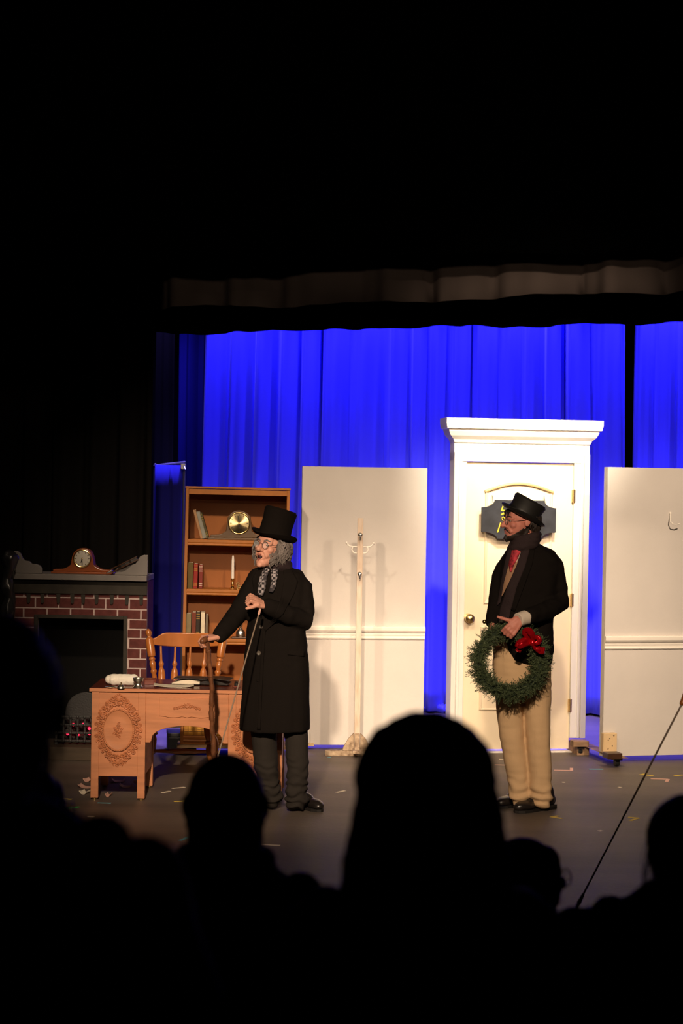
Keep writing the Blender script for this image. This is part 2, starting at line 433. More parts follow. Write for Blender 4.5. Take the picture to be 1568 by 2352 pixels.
# masking drape on a low frame, far left
r_ = thing('masking_drape', 'low dark blue draped screen between the fireplace and the bookcase', 'screen', (W(388, 1109, 14.0).x, 14.0, 0))
cz = W(388, 1068, 14.0).z
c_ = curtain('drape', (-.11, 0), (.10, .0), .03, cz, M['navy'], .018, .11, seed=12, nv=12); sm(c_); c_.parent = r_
mb = MB(); mb.tube([(-.115, .03, cz-.01), (.115, .03, cz+.02)], .012, 8); mb.tube([(.11, .03, 0), (.11, .03, cz)], .012, 8); mb.tube([(-.11, .03, 0), (-.11, .03, cz)], .012, 8)
mb.box(-.14, .14, -.0, .25, 0, .02)
obj('frame', mb, M['iron'], r_, smooth=True)
mb = MB(); mb.box(.09, .125, -.015, .03, cz - .03, cz + .012); mb.tube([(.11, -.01, cz-.005), (.125, -.03, cz-.03)], .006, 6)
obj('clamp', mb, M['steel'], r_, bevel=.003)

# borders over the stage: front one coloured as unlit, next coloured as lit, black teaser behind
def pborder(pxa, Da, pxb, Db, pya, pyb):
    return plan(pxa, Da), plan(pxb, Db), W(pxa, pya, Da).z, W(pxb, pyb, Db).z
def border(name, label, pxa, Da, pxb, Db, pya, pyb, top, mt, amp, per, seed, wav):
    p0, p1, za, zb = pborder(pxa, Da, pxb, Db, pya, pyb)
    o = curtain(name, p0, p1, za, top, mt, amp, per, seed=seed, nv=16, flare=.0, wav=wav, wfreq=2.4)
    Lx = p1[0] - p0[0]
    for v in o.data.vertices:                       # hem follows the slope of the sagging pipe
        k = (top - v.co.z)/(top - za); v.co.z += k*(zb - za)*(v.co.x - p0[0])/Lx
    return tag(sm(o), label, 'curtain', 'borders over the stage')
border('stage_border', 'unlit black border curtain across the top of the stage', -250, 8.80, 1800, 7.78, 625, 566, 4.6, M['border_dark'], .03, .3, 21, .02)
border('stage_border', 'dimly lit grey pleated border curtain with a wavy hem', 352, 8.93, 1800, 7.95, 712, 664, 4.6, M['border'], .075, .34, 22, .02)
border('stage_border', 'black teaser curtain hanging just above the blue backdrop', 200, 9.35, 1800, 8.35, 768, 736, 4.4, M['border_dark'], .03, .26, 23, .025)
# black legs at the left
tag(sm(curtain('side_curtain', plan(-260, 13.35), plan(352, 13.25), .02, 4.6, M['velour'], .06, .24, seed=31)), 'tall black leg curtain behind the fireplace', 'curtain', 'black legs')
tag(sm(curtain('side_curtain', plan(352, 14.9), plan(397, 14.7), .02, 4.6, M['velour'], .02, .12, seed=32)), 'narrow black leg curtain at the left edge of the blue backdrop', 'curtain', 'black legs')

# spike tape on the stage floor
def tape(pts, mt, w=.022):
    mb = MB()
    for a, b in zip(pts[:-1], pts[1:]):
        p = FL(*a); q = FL(*b); d = (q - p); d.normalize(); n = Vector((-d.y, d.x, 0))*w*.5
        mb.add([p-n, q-n, q+n, p+n, *(v + Vector((0,0,.0015)) for v in (p-n, q-n, q+n, p+n))], [(0,3,2,1),(4,5,6,7),(0,1,5,4),(1,2,6,5),(2,3,7,6),(3,0,4,7)])
    o = obj('tape_mark', mb, M[mt], fl); return o
for pts, mt in [
    ([(1272,1769),(1312,1770),(1312,1764)], 'ppnk'), ([(1135,1757),(1168,1758)], 'ppnk'), ([(1146,1744),(1160,1745)], 'pwht'),
    ([(1470,1779),(1500,1782)], 'pyel'), ([(1470,1780),(1484,1777)], 'pyel'), ([(1494,1789),(1534,1790),(1530,1796)], 'ppnk'), ([(1548,1782),(1568,1780)], 'pyel'),
    ([(1264,1876),(1290,1880)], 'pyel'), ([(1266,1877),(1282,1874)], 'pyel'), ([(1442,1877),(1466,1879)], 'pyel'), ([(1447,1885),(1466,1879)], 'pyel'),
    ([(1352,1767),(1384,1767)], 'pcyn'), ([(1374,1909),(1382,1908)], 'pwht'), ([(1290,1797),(1297,1797)], 'pwht'), ([(1420,1808),(1426,1809)], 'pwht'),
    ([(135,1834),(165,1836)], 'pyel'), ([(145,1856),(172,1856),(180,1853)], 'pgrn'), ([(224,1844),(255,1845)], 'pcyn'),
    ([(395,1811),(424,1808)], 'pwht'), ([(372,1821),(390,1817)], 'pwht'), ([(399,1841),(425,1840)], 'pyel'), ([(202,1875),(216,1876)], 'pwht'),
    ([(224,1917),(234,1918)], 'pwht'), ([(413,1931),(438,1921)], 'pcyn'), ([(598,1940),(643,1942)], 'pwht'), ([(773,1820),(792,1816)], 'pwht'), ([(752,1740),(760,1740)], 'pcyn')]:
    tape(pts, mt)

# ================================================================== DOOR UNIT
D = 13.0; s = F/D
du = thing('door_unit', 'freestanding white door set with a deep cornice and casters, lit brightest on stage', 'door', (W(1195, 1109, D).x, D, 0), 9)
def duz(py): return W(1195, py, D).z
def dux(px): return (px - 1195 + 0)/s
zt = duz(1063); zb = duz(1722)
# leaf with arched upper panel and lower panel
leaf = obj('door_leaf', MB().box(dux(1068), dux(1322), .02, .06, zb, zt), M['door'], du, bevel=.003)
xl, xr = dux(1113), dux(1274)
def panel(name, poly, y):
    n = len(poly); mb = MB()
    cx = sum(p[0] for p in poly)/n; cz_ = sum(p[1] for p in poly)/n
    def sc(k): return [(cx + (x-cx)*(1-k/.25), cz_ + (z-cz_)*(1-k/.45)) for x, z in poly]
    rings = [[Vector((x, yy, z)) for x, z in sc(k)] for k, yy in ((0, .022), (.008, .008), (.016, .012), (.030, .024), (.034, .0235))]
    mb.loft(rings, cap=True); return obj(name, mb, M['door'], leaf, bevel=0)
arc = [(xl + (xr-xl)*i/14, duz(1130) + (duz(1111)-duz(1130))*math.sin(math.pi*i/14)) for i in range(15)]
upper = [(xl, duz(1390)), (xr, duz(1390))] + arc[::-1]
lower = [(xl-.02, duz(1632)), (xr+.02, duz(1632)), (xr+.02, duz(1440)), (xl-.02, duz(1440))]
panel('upper_panel', upper, 0); panel('lower_panel', lower, 0)
mb = MB(); mb.tube([(x, .010, z) for x, z in arc], .010, 8, rnd=False)
obj('arch_bead', mb, M['bevelc'], leaf, smooth=True)
k = MB().lathe([(.0,-.004),(.034,-.004),(.034,.004),(.014,.008),(.012,.03),(.026,.038),(.034,.052),(.033,.066),(.02,.078),(0,.08)], (dux(1079), .02, duz(1421)), rotM('X', 90))
obj('door_knob', k, M['brass'], leaf, smooth=True)
for py in (1138, 1378, 1621):
    x = dux(1322); z = duz(py)
    h = MB().box(x-.012, x+.012, -.0005, .02, z-.045, z+.045); h.tube([(x, -.004, z-.045), (x, -.004, z+.045)], .006, 8)
    obj('hinge', h, M['brass'], du)
# jambs and casing built up of boards
for sgn, a, b in ((-1, 1038, 1068), (1, 1322, 1358)):
    x0, x1 = dux(a), dux(b); w_ = x1-x0
    mb = MB(); mb.box(x0, x1, .0, .14, .10, duz(1040))
    e0, e1 = (x0, x0+w_*.35) if sgn < 0 else (x1-w_*.35, x1)
    mb.box(e0, e1, -.018, .0, .10, duz(1040)); mb.box(x0 + w_*.42, x0 + w_*.62, -.008, 0, .10, duz(1040))
    obj('jamb', mb, M['trim'], du, bevel=.003)
mb = MB().box(dux(1038), dux(1358), -.005, .14, zt+.004, duz(1016)); obj('header', mb, M['white'], du, bevel=.003)
# cornice: ogee profile swept across the front with returns
prof = [(0, 0), (.012, .008), (.02, .03), (.045, .055), (.06, .085), (.062, .10), (.078, .105), (.085, .14), (.085, .178), (0, .178)]
z0 = duz(1021); xa, xb = dux(1041), dux(1354)
rings = []
for o_, z in prof[:-1]:
    rings.append([Vector((xa-o_, -.005-o_, z0+z)), Vector((xb+o_, -.005-o_, z0+z)), Vector((xb+o_, .14, z0+z)), Vector((xa-o_, .14, z0+z))])
obj('cornice', MB().loft(rings), M['white'], du)
# sill on a rolling base
mb = MB().box(dux(1036), dux(1362), -.03, .16, duz(1737), duz(1726)); obj('sill', mb, M['white'], du, bevel=.003)
for x in (dux(1060), dux(1340)):
    mb = MB().box(x-.045, x+.045, -.16, .62, .062, duz(1739)-.002); obj('base_rail', mb, M['oldwood'], du, bevel=.004)
    mb = MB().box(x-.085, x+.03, -.20, -.11, .064, .105); obj('caster_block', mb, M['oldwood'], du, bevel=.004)
    for y in (-.14, .52):
        c = MB().lathe([(0,-.015),(.024,-.015),(.026,0),(.024,.015),(0,.015)], (x-.02, y, .027), rotM('Y', 90), 16); c.box(x-.045, x+.005, y-.03, y+.03, .045, .066)
        obj('caster', c, M['rubber'], du, smooth=True)
# sign hung on the door
sx0, sx1 = dux(1101), dux(1276); sz0, sz1 = duz(1238), duz(1149); xm0, xm1 = dux(1132), dux(1248); zm1 = duz(1166); zm0 = duz(1222)
def q(cx, cz_, x0, z0, x1, z1, n=6):   # concave notch
    return [(x0 + (x1-x0)*math.sin(math.pi/2*i/n), z0 + (z1-z0)*(1-math.cos(math.pi/2*i/n))) for i in range(n+1)]
poly = q(0,0,sx0,zm1,xm0,sz1) + q(0,0,xm1,sz1,sx1,zm1)[0:0] + [(xm1, sz1)] + [(xm1 + (sx1-xm1)*(1-math.cos(math.pi/2*i/6)), sz1 + (zm1-sz1)*math.sin(math.pi/2*i/6)) for i in range(1,7)]
poly += [(sx1, zm0)] + [(sx1 + (xm1-.02-sx1)*math.sin(math.pi/2*i/6), zm0 + (sz0-zm0)*(1-math.cos(math.pi/2*i/6))) for i in range(1,7)]
poly += [(xm0+.02, sz0)] + [(xm0+.02 + (sx0-xm0-.02)*(1-math.cos(math.pi/2*i/6)), sz0 + (zm0-sz0)*math.sin(math.pi/2*i/6)) for i in range(1,7)]
sg = thing('door_sign', 'dark slate sign with notched corners and yellow chalk lettering on the door', 'sign', du.location, 9)
obj('board', MB().prism(poly, -.052, -.034), M['slate'], sg, bevel=.002)
mb = MB()
for pts in ([(1150,1164),(1147,1172),(1161,1174)], [(1147,1182),(1152,1179),(1157,1184)], [(1145,1202),(1139,1222)]):
    for a, b in zip(pts[:-1], pts[1:]):
        mb.tube([(dux(a[0]), -.0525, duz(a[1])), (dux(b[0]), -.0525, duz(b[1]))], .0048, 6, flat=.25, ref=(0,1,0))
mb.torus((dux(1152), -.0525, duz(1192)), .011, .004, nu=16, nv=6)
obj('lettering', mb, M['chalk'], sg)
for x in (xm0-.01, xm1+.01):
    mb = MB().tube([(x, -.04, sz1-.03), (x, .0, sz1+.03)], .003, 6); mb.box(x-.01, x+.01, -.036, .018, sz1-.06, sz1-.03); obj('hanger', mb, M['steel'], sg)

# ================================================================== FLATS
def flat(label, px0, px1, pyt, pyb, D, rz, far=None):
    base = Vector((W(px0, 1109, D).x, D, 0)); t = thing('stage_flat', label, 'flat', base, rz, 'painted stage flats')
    w_ = (px1-px0)/(F/D); zt_ = W((px0+px1)/2, pyt, D).z; zb_ = W(px0, pyb, D).z
    obj('panel', MB().box(0, w_, 0, .02, zb_, zt_), M['flat'], t, bevel=.002)
    mb = MB()
    for a in (0, w_-.045): mb.box(a, a+.045, .02, .065, zb_, zt_)
    for z in (zb_, zt_-.045, 1.0): mb.box(.045, w_-.045, .02, .065, z, z+.045)
    obj('back_frame', mb, M['flat'], t)
    return t, w_
def rail(t, x0, x1, z):
    pr = [(0, -.052), (.010, -.052), (.014, -.044), (.010, -.036), (.010, -.028), (.014, -.02), (.014, -.008), (.026, 0), (.034, .012), (.034, .032), (.028, .04), (0, .04)]
    mb = MB().loft([[Vector((x, -o_, z+h)) for o_, h in pr] for x in (x0, x1)]); obj('chair_rail', mb, M['white'], t)
lf, w_ = flat('tall beige flat with a chair rail left of the door', 694, 983, 1073, 1711, 13.0, 5)
rail(lf, .0, w_, W(840, 1452, 13.0).z)
z = W(714, 1695, 12.9).z
obj('outlet_box', MB().box(.012, .075, -.035, 0, z-.05, z+.045), M['trim'], lf, bevel=.004)
mb = MB(); 
for dz in (-.02, .02): mb.box(.03, .057, -.039, -.034, z+dz-.012, z+dz+.012)
obj('outlet_face', mb, M['white'], lf, bevel=.002)
obj('floor_brace', MB().box(.0, .05, -.05, .5, 0, .05), M['oldwood'], lf, bevel=.004); obj('floor_brace', MB().box(w_-.06, w_-.01, -.02, .5, 0, .05), M['oldwood'], lf, bevel=.004)
mb = MB().box(.05, .11, -.03, .0, W(720,1711,13).z-.005, W(720,1711,13).z+.012); obj('cleat', mb, M['rawpine'], lf)
rf, w2 = flat('beige flat with a wire hook at the right edge of the photo', 1395, 1690, 1075, 1738, 12.6, 14)
rail(rf, -.005, w2, W(1395, 1474, 12.6).z)
zA = W(1404, 1692, 12.4).z; zB = W(1404, 1738, 12.4).z
obj('corner_block', MB().box(-.015, .085, -.045, 0, zB, zA), M['rawpine'], rf, bevel=.003)
for a, b in ((.02, .03), (.05, .05), (.03, .1), (.06, .12), (.02,.09)): obj('screw', MB().lathe([(0,-.002),(.005,-.002),(.004,.001),(0,.0015)], (a, -.046, zB+b), rotM('X', 90), 8), M['steel'], rf)
obj('base_rail', MB().box(-.01, .08, -.26, .62, .062, zB-.002), M['oldwood'], rf, bevel=.004)
obj('caster_block', MB().box(-.085, .02, -.30, -.20, .066, .105), M['darkwood'], rf, bevel=.004)
for y in (-.2, .52):
    c = MB().lathe([(0,-.015),(.024,-.015),(.026,0),(.024,.015),(0,.015)], (.02, y, .027), rotM('Y', 90), 16); c.box(-.01, .05, y-.03, y+.03, .045, .066)
    obj('caster', c, M['rubber'], rf, smooth=True)
hp = W(1551, 1180, 12.45); hx = (1551-1395)/(F/12.6)
mb = MB().lathe([(0,-.006),(.010,-.006),(.008,.002),(0,.003)], (hx, -.004, hp.z), rotM('X', 90), 10)
mb.tube([(hx, -.006, hp.z), (hx-.008, -.02, hp.z-.03), (hx-.018, -.045, hp.z-.055), (hx-.005, -.06, hp.z-.075), (hx+.02, -.062, hp.z-.078), (hx+.045, -.06, hp.z-.072)], .004, 8)
obj('wall_hook', mb, M['white'], rf, smooth=True)

# ================================================================== COAT STAND
D = 12.72; s = F/D
cs = thing('coat_stand', 'worn whitewashed wooden coat stand with curled hooks before the left flat', 'coat stand', (W(829, 1109, D).x, D, 0), 0)
zt = W(829, 1190, D).z
obj('post', MB().box(-.02, .02, -.02, .02, .055, zt), M['stand'], cs, bevel=.003)
for py in (1228, 1318):
    z = W(829, py, D).z
    mb = MB().lathe([(.016,0),(.014,.004),(.006,.01),(.006,.03),(.013,.038),(.014,.048),(.006,.054),(0,.055)], (0, -.02, z), rotM('X', 90), 12)
    mb.tube([(0, -.03, z-.01), (0, -.06, z-.035), (0, -.085, z-.03), (0, -.09, z-.008)], .005, 8)
    obj('hook', mb, M['steel'], cs, smooth=True)
for sg_ in (-1, 1):
    z = W(829, 1256, D).z; mb = MB()
    mb.tube([(sg_*.02, 0, z), (sg_*.05, 0, z), (sg_*.075, 0, z+.004), (sg_*.092, 0, z+.022)], .005, 8)
    mb.tube([(sg_*.05, 0, z), (sg_*.058, 0, z-.02), (sg_*.045, 0, z-.042), (sg_*.025, 0, z-.045)], .005, 8); mb.ell((sg_*.094, 0, z+.026), (.009,)*3, nu=10, nv=6)
    obj('hook', mb, M['white'], cs, smooth=True)
obj('foot', MB().box(-.22, .10, -.035, .035, 0, .035), M['standbase'], cs, bevel=.003)
obj('foot', MB().box(-.03, .03, -.16, .16, .0355, .056), M['standbase'], cs, bevel=.003)
for sg_ in (-1, 1):
    obj('brace', MB().prism([(sg_*.022, .036), (sg_*.10, .036), (sg_*.095, .06), (sg_*.06, .12), (sg_*.022, .16)], -.018, .018), M['standbase'], cs, bevel=.003)
obj('brace', MB().prism([(.022, .0565), (.12, .0565), (.05, .14), (.022, .16)], -.018, .018, Matrix.Rotation(R(-90), 4, 'Z')), M['standbase'], cs, bevel=.003)

# ================================================================== DESK
D = 10.8; s = F/D
db = Vector((W(437, 1109, D).x, D, 0))
dk = thing('writing_desk', 'carved oak kneehole desk with oval medallions on its pedestals', 'desk', db, 0)
def dz(py): return (1842 - py)/s
def dx(px): return (px - 437)/s
HT = dz(1583); hw = .565; dp = .50; lw = .045
obj('top', MB().box(-hw-.012, hw+.012, -.014, dp+.014, HT-.022, HT), M['mahog'], dk, bevel=.004)
mb = MB().box(-hw-.0125, hw+.0125, -.0155, -.0135, HT-.021, HT-.003); obj('top_edge', mb, M['oak'], dk)
# apron with the kneehole arch
ax = hw - .32; zb_ = dz(1708)
arch = [(-ax, zb_), (-ax+.03, zb_)]
for i in range(13):
    a = math.pi*i/12; arch.append((-(ax-.035)*math.cos(a), zb_+.012 + (dz(1669)-zb_-.012)*math.sin(a)**.8))
arch += [(ax-.03, zb_), (ax, zb_)]
poly = arch + [(ax, HT-.023), (-ax, HT-.023)]
apron = obj('apron', MB().prism(poly, .004, .028), M['oak'], dk, bevel=.003)
# drawer front with wavy lower edge and carved spray
wav = [(-.165 + .33*i/24, dz(1648) + .005*math.cos(2*math.pi*i/12) - (.010*math.exp(-((i-12)/1.2)**2))) for i in range(25)]
obj('drawer_front', MB().prism(wav + [(.165, dz(1604)), (-.165, dz(1604))], -.004, .006), M['oak'], dk, bevel=.003)
def scroll(mb, x, z, r, ang, turn=1, th=.004, y=0.0, turns=1.4):
    pts = []
    for i in range(18):
        t = i/17; a = R(ang) + turn*turns*2*math.pi*t; q_ = r*(1-.82*t)
        pts.append((x + q_*math.cos(a), y - .002*math.sin(math.pi*t), z + q_*math.sin(a)))
    mb.tube(pts, [th*(.7+.5*math.sin(math.pi*min(1, i/12))) for i in range(18)], 6)
mb = MB()
for i in range(9):
    u = (i-4)/4; scroll(mb, u*.075, dz(1624)+.008*math.cos(u*3), .014*(1-.4*abs(u)), 90+40*u, 1 if u > 0 else -1, .0032, -.005)
mb.ell((0, -.004, dz(1624)), (.012, .006, .012), nu=10, nv=6)
obj('drawer_carving', mb, M['oakcarve'], dk, smooth=True)
def pedestal(cx):
    x0, x1 = cx-.16, cx+.16; zc = dz(1680)
    p = obj('pedestal_front', MB().box(x0+.005, x1-.005, .004, .024, dz(1787), HT-.023), M['oak'], dk, bevel=.002)
    for x in (x0, x1-lw):
        for y in (0, dp-lw): 
            l_ = obj('leg', MB().box(x, x+lw, y, y+lw, .012, HT-.023), M['oak'], dk, bevel=.002)
            obj('glide', MB().lathe([(0,0),(.014,0),(.016,.006),(.014,.0125),(0,.0125)], (x+lw/2, y+lw/2, 0), n=12), M['brass'], l_, smooth=True)
    for x in (x0+.006, x1-.022): obj('pedestal_side', MB().box(x, x+.016, lw, dp-lw, dz(1787), HT-.023), M['oak'], dk)
    obj('pedestal_back', MB().box(x0+lw, x1-lw, dp-.03, dp-.012, dz(1787), HT-.023), M['oak'], dk)
    # oval medallion
    rx, rz = .096, .128
    prof = [(1.0, .004), (1.0, -.006), (.94, -.010), (.90, -.005), (.86, -.003), (.5, -.005), (0, -.006)]
    rings = [[Vector((cx + rx*k*math.cos(2*math.pi*i/40), y, zc + rz*k*math.sin(2*math.pi*i/40))) for i in range(40)] for k, y in [(max(a, .002), b) for a, b in prof]]
    med = obj('medallion', MB().loft(rings), M['oak'], dk, smooth=True)
    mb = MB()
    for i in range(60):
        a = 2*math.pi*i/60; mb.ell((cx + rx*.955*math.cos(a), -.009, zc + rz*.955*math.sin(a)), (.0052, .005, .0052), nu=8, nv=5)
    b_ = obj('bead_ring', mb, M['oak'], med, smooth=True); b_['kind'] = 'stuff'
    mb = MB()
    for i in range(13):
        a = i*2.4; q_ = .009*math.sqrt(i); scroll(mb, cx + q_*.75*math.cos(a), zc + q_*1.35*math.sin(a), .010, a*57, 1 if i % 2 else -1, .0028, -.008, 1.1)
    obj('flower_carving', mb, M['oakcarve'], med, smooth=True)
    # pierced scroll border
    mb = MB(); N = 30
    for i in range(N):
        a = 2*math.pi*(i+.5)/N; ex = 1.0 + .10*abs(math.sin(a))**6
        for k, (q_, r_, th) in enumerate(((1.16, .0145, .0044), (1.36, .0125, .0038))):
            x = cx + rx*q_*ex*math.cos(a + .1*k); z = zc + rz*q_*ex*math.sin(a + .1*k)*.97
            scroll(mb, x, z, r_, math.degrees(a) + (150 if k else 20), 1 if (i + k) % 2 else -1, th, -.001)
    for sg_ in (-1, 1):       # crest and pendant
        for k in range(-3, 4):
            x = cx + k*.017; z = zc + sg_*(rz*1.36 + .030 - .0035*k*k)
            scroll(mb, x, z, .013, 90*sg_ + k*35, 1 if k > 0 else -1, .004, -.001, 1.1)
        mb.ell((cx, -.002, zc + sg_*(rz*1.36+.012)), (.016, .007, .018), nu=12, nv=6)
    obj('scroll_carving', mb, M['oakcarve'], med, smooth=True)
    for sg_ in (-1, 1):
        mb = MB(); mb.box(cx+sg_*.105-.012, cx+sg_*.105+.012, -.001, .004, dz(1634)-.001, dz(1634)+.001); mb.box(cx+sg_*.117-.001, cx+sg_*.117+.001, -.001, .004, dz(1650), dz(1634)); obj('panel_line', mb, M['oakcarve'], dk)
pedestal(-hw+.16); pedestal(hw-.16)
obj('kneehole_back', MB().box(-ax, ax, dp-.03, dp-.015, dz(1640), HT-.023), M['oak'], dk)

# things on the desk
def onD(px, py): return FL(px, py, HT)
p = onD(282, 1574)
mb = MB(); n = 20
pts = [p + Vector((-.085 + .15*i/n, .0 + .003*math.sin(i), .034)) for i in range(n+1)]
mb.tube(pts, [.026 + .0085*math.sin(math.pi*min(1, i/4)/2) + .0005*math.sin(i*1.7) for i in range(n+1)], 14)
tag(organic('cloth_roll', mb, M['cloth'], None, .004, 3, lambda c: .002*noise.noise(c*45)), 'white rolled cloth at the left end of the desk', 'cloth')
p = onD(317, 1580); t = thing('pewter_cup', 'small waisted pewter cup next to the white cloth roll', 'cup', p)
obj('body', MB().lathe([(0,0),(.030,0),(.031,.006),(.022,.014),(.018,.026),(.022,.036),(.030,.042),(.031,.058),(.028,.058),(.026,.045),(0,.042)], n=20), M['silver'], t, smooth=True)
obj('rim', MB().torus((0,0,.058), .0295, .0025, rotM('X', 90)), M['silver'], t, smooth=True)
p = onD(278, 1581); t = thing('desk_bell', 'small brass desk bell in front of the white cloth roll', 'bell', p)
obj('dome', MB().lathe([(0,0),(.024,0),(.024,.004),(.018,.016),(.006,.022),(0,.0225)], n=18), M['silver'], t, smooth=True)
obj('plunger', MB().lathe([(0,.0225),(.003,.0225),(.003,.031),(.005,.034),(0,.038)], n=10), M['brass'], t, smooth=True)
p = onD(254, 1580); tag(obj('coin_dish', MB().lathe([(0,0),(.024,0),(.036,.007),(.035,.009),(.022,.003),(0,.003)], p, n=20), M['silver'], smooth=True), 'shallow metal dish at the left corner of the desk', 'dish')
p = onD(345, 1572); t = thing('ink_box', 'small reddish wooden box on the desk before the chair post', 'box', p, 5)
obj('body', MB().box(-.035, .035, -.02, .02, 0, .03), M['mahog'], t, bevel=.002); obj('lid', MB().box(-.037, .037, -.022, .022, .0305, .038), M['mahog'], t, bevel=.002)
# papers and open ledger
def sheet(name, cx, cy, w_, h_, z, rz, mt, curl=.01):
    mb = MB(); n = 10; vs_ = []
    Mz = Matrix.Rotation(R(rz), 3, 'Z')
    for j in range(n+1):
        for i in range(n+1):
            u = i/n-.5; v = j/n-.5; q_ = Mz @ Vector((u*w_, v*h_, 0)); vs_.append((cx+q_.x, cy+q_.y, z + curl*(abs(u)*2)**3 + .002*math.sin(v*5+u*3)+.002))
    mb.add(vs_, [(j*(n+1)+i, j*(n+1)+i+1, (j+1)*(n+1)+i+1, (j+1)*(n+1)+i) for j in range(n) for i in range(n)])
    return obj(name, mb, mt, smooth=True, solid=.0012)
p = onD(398, 1578); tag(sheet('paper_sheet', p.x, p.y+.03, .24, .12, HT+.001, 4, M['paper']), 'cream paper sheet lying under the dark ledger on the desk', 'paper')
p = onD(462, 1574); t = thing('ledger', 'open dark leather ledger lying on the desk beside the cane', 'book', (p.x, p.y+.05, HT+.006), -6)
for sg_ in (-1, 1):
    mb = MB(); n = 10; pr = [(sg_*.17*i/n, .006 + .020*math.sin(math.pi*min(1, .15 + i/n*.85))) for i in range(n+1)]
    mb.loft([[Vector((x, y, z)) for x, z in pr] + [Vector((x, y, .002)) for x, z in pr[::-1]] for y in (-.075, .085)]); obj('page_block', mb, M['paper'] if sg_ < 0 else M['leather'], t)
    pr2 = [(sg_*.178*i/n, .030 + .008*math.sin(math.pi*i/n)) for i in range(n+1)]
    if sg_ > 0: mb = MB().loft([[Vector((x, y, z-.004)) for x, z in pr2] + [Vector((x, y, z)) for x, z in pr2[::-1]] for y in (-.08, .09)]); obj('cover', mb, M['leather'], t)
    else: obj('cover', MB().box(-.18, -.001, -.08, .09, 0, .0015), M['leather'], t)
mb = MB().box(-.16, .02, -.078, .06, .031, .037); obj('folder', mb, M['leather'], t, bevel=.001)
p = onD(543, 1578); t = thing('ink_well', 'small dark inkwell at the right of the ledger', 'inkwell', p)
obj('base', MB().box(-.022, .022, -.018, .022, 0, .008), M['mahog'], t, bevel=.002); obj('bottle', MB().lathe([(0,.0085),(.014,.0085),(.014,.024),(.006,.028),(.007,.034),(0,.034)], n=14), M['leather'], t, smooth=True)

# paper scraps on the floor by and under the desk
for px, py, w_, mt, lb in ((200,1809,.10,'ppnk','long curled scrap of pinkish paper left of the desk leg'), (196,1823,.05,'paper','torn paper scrap on the floor just left of the desk'), (272,1796,.085,'paper','round paper scrap under the left pedestal'),
        (318,1799,.03,'paper','tiny paper scrap under the left pedestal near its inner leg'), (290,1808,.085,'paper','narrow strip of paper under the left pedestal'), (250,1829,.03,'ppnk','small pink scrap by the left front desk leg'), (205,1795,.05,'ppnk','pinkish scrap propped behind the left front desk leg')):
    p = FL(px, py); tag(sheet('paper_scrap', p.x, p.y, w_, .07, .001, random.uniform(-30, 30), M[mt], .018), lb, 'paper', 'paper scraps round the desk')

# ================================================================== CHAIR
D = 11.85; s = F/D
ch = thing('spindle_chair', 'glossy maple spindle-back chair standing behind the desk', 'chair', (W(430, 1109, D).x, D, 0), 0)
def czz(py): return W(425, py, D).z
def cx(px): return (px - 425)/s
zs = .44
mb = MB(); pr = [(x, y) for x, y in ((-.23,-.42),(-.10,-.45),(.10,-.45),(.23,-.42),(.235,-.2),(.20,.02),(-.20,.02),(-.235,-.2))]
mb.loft([[Vector((x*k, (y+.2)*k-.2, z)) for x, y in pr] for k, z in ((.95, zs-.035), (1, zs-.022), (1, zs-.008), (.96, zs))]); obj('seat', mb, M['maple'], ch, bevel=.004, smooth=True)
turn = [(0,0),(.013,0),(.015,.05),(.020,.12),(.024,.20),(.018,.26),(.014,.29),(.024,.31),(.024,.33),(.015,.35),(.019,.38),(.026,.46),(.024,.54),(.014,.60),(.025,.62),(.025,.64),(.014,.66),(.021,.74),(.022,.90),(.016,1.0),(0,1.0)]
def turned(p0, p1, prof, k=1.0, n=14):
    p0 = Vector(p0); p1 = Vector(p1); d = p1-p0; q_ = d.to_track_quat('Z', 'X').to_matrix()
    return MB().lathe([(r*k, z*d.length) for r, z in prof], p0, q_, n)
for sx_ in (-1, 1):
    for y0, y1 in ((-.44, -.38), (.04, -.03)):
        obj('leg', turned((sx_*.23, y0, 0), (sx_*.17, y1, zs-.03), turn), M['maple'], ch, smooth=True)
    obj('stretcher', turned((sx_*.205, -.41, .17), (sx_*.205, .01, .17), [(0,0),(.009,0),(.012,.2),(.018,.5),(.012,.8),(.009,1),(0,1)]), M['maple'], ch, smooth=True)
obj('stretcher', turned((-.205, -.2, .17), (.205, -.2, .17), [(0,0),(.009,0),(.012,.2),(.018,.5),(.012,.8),(.009,1),(0,1)]), M['maple'], ch, smooth=True)
ptop = czz(1447); 
post = [(0,0),(.014,0),(.018,.10),(.019,.30),(.015,.42),(.021,.44),(.021,.46),(.015,.475),(.019,.52),(.022,.55),(.016,.585),(.021,.60),(.021,.615),(.016,.63),(.025,.645),(.027,.68),(.027,.84),(.024,.87),(.014,.885),(.013,.90),(.020,.93),(.021,.95),(.013,.985),(0,1.0)]
for sx_, xt, xb_ in ((-1, 337, 366), (1, 514, 490)):
    obj('back_post', turned((cx(xb_), -.01, zs-.01), (cx(xt), .07, ptop), post), M['maple'], ch, smooth=True)
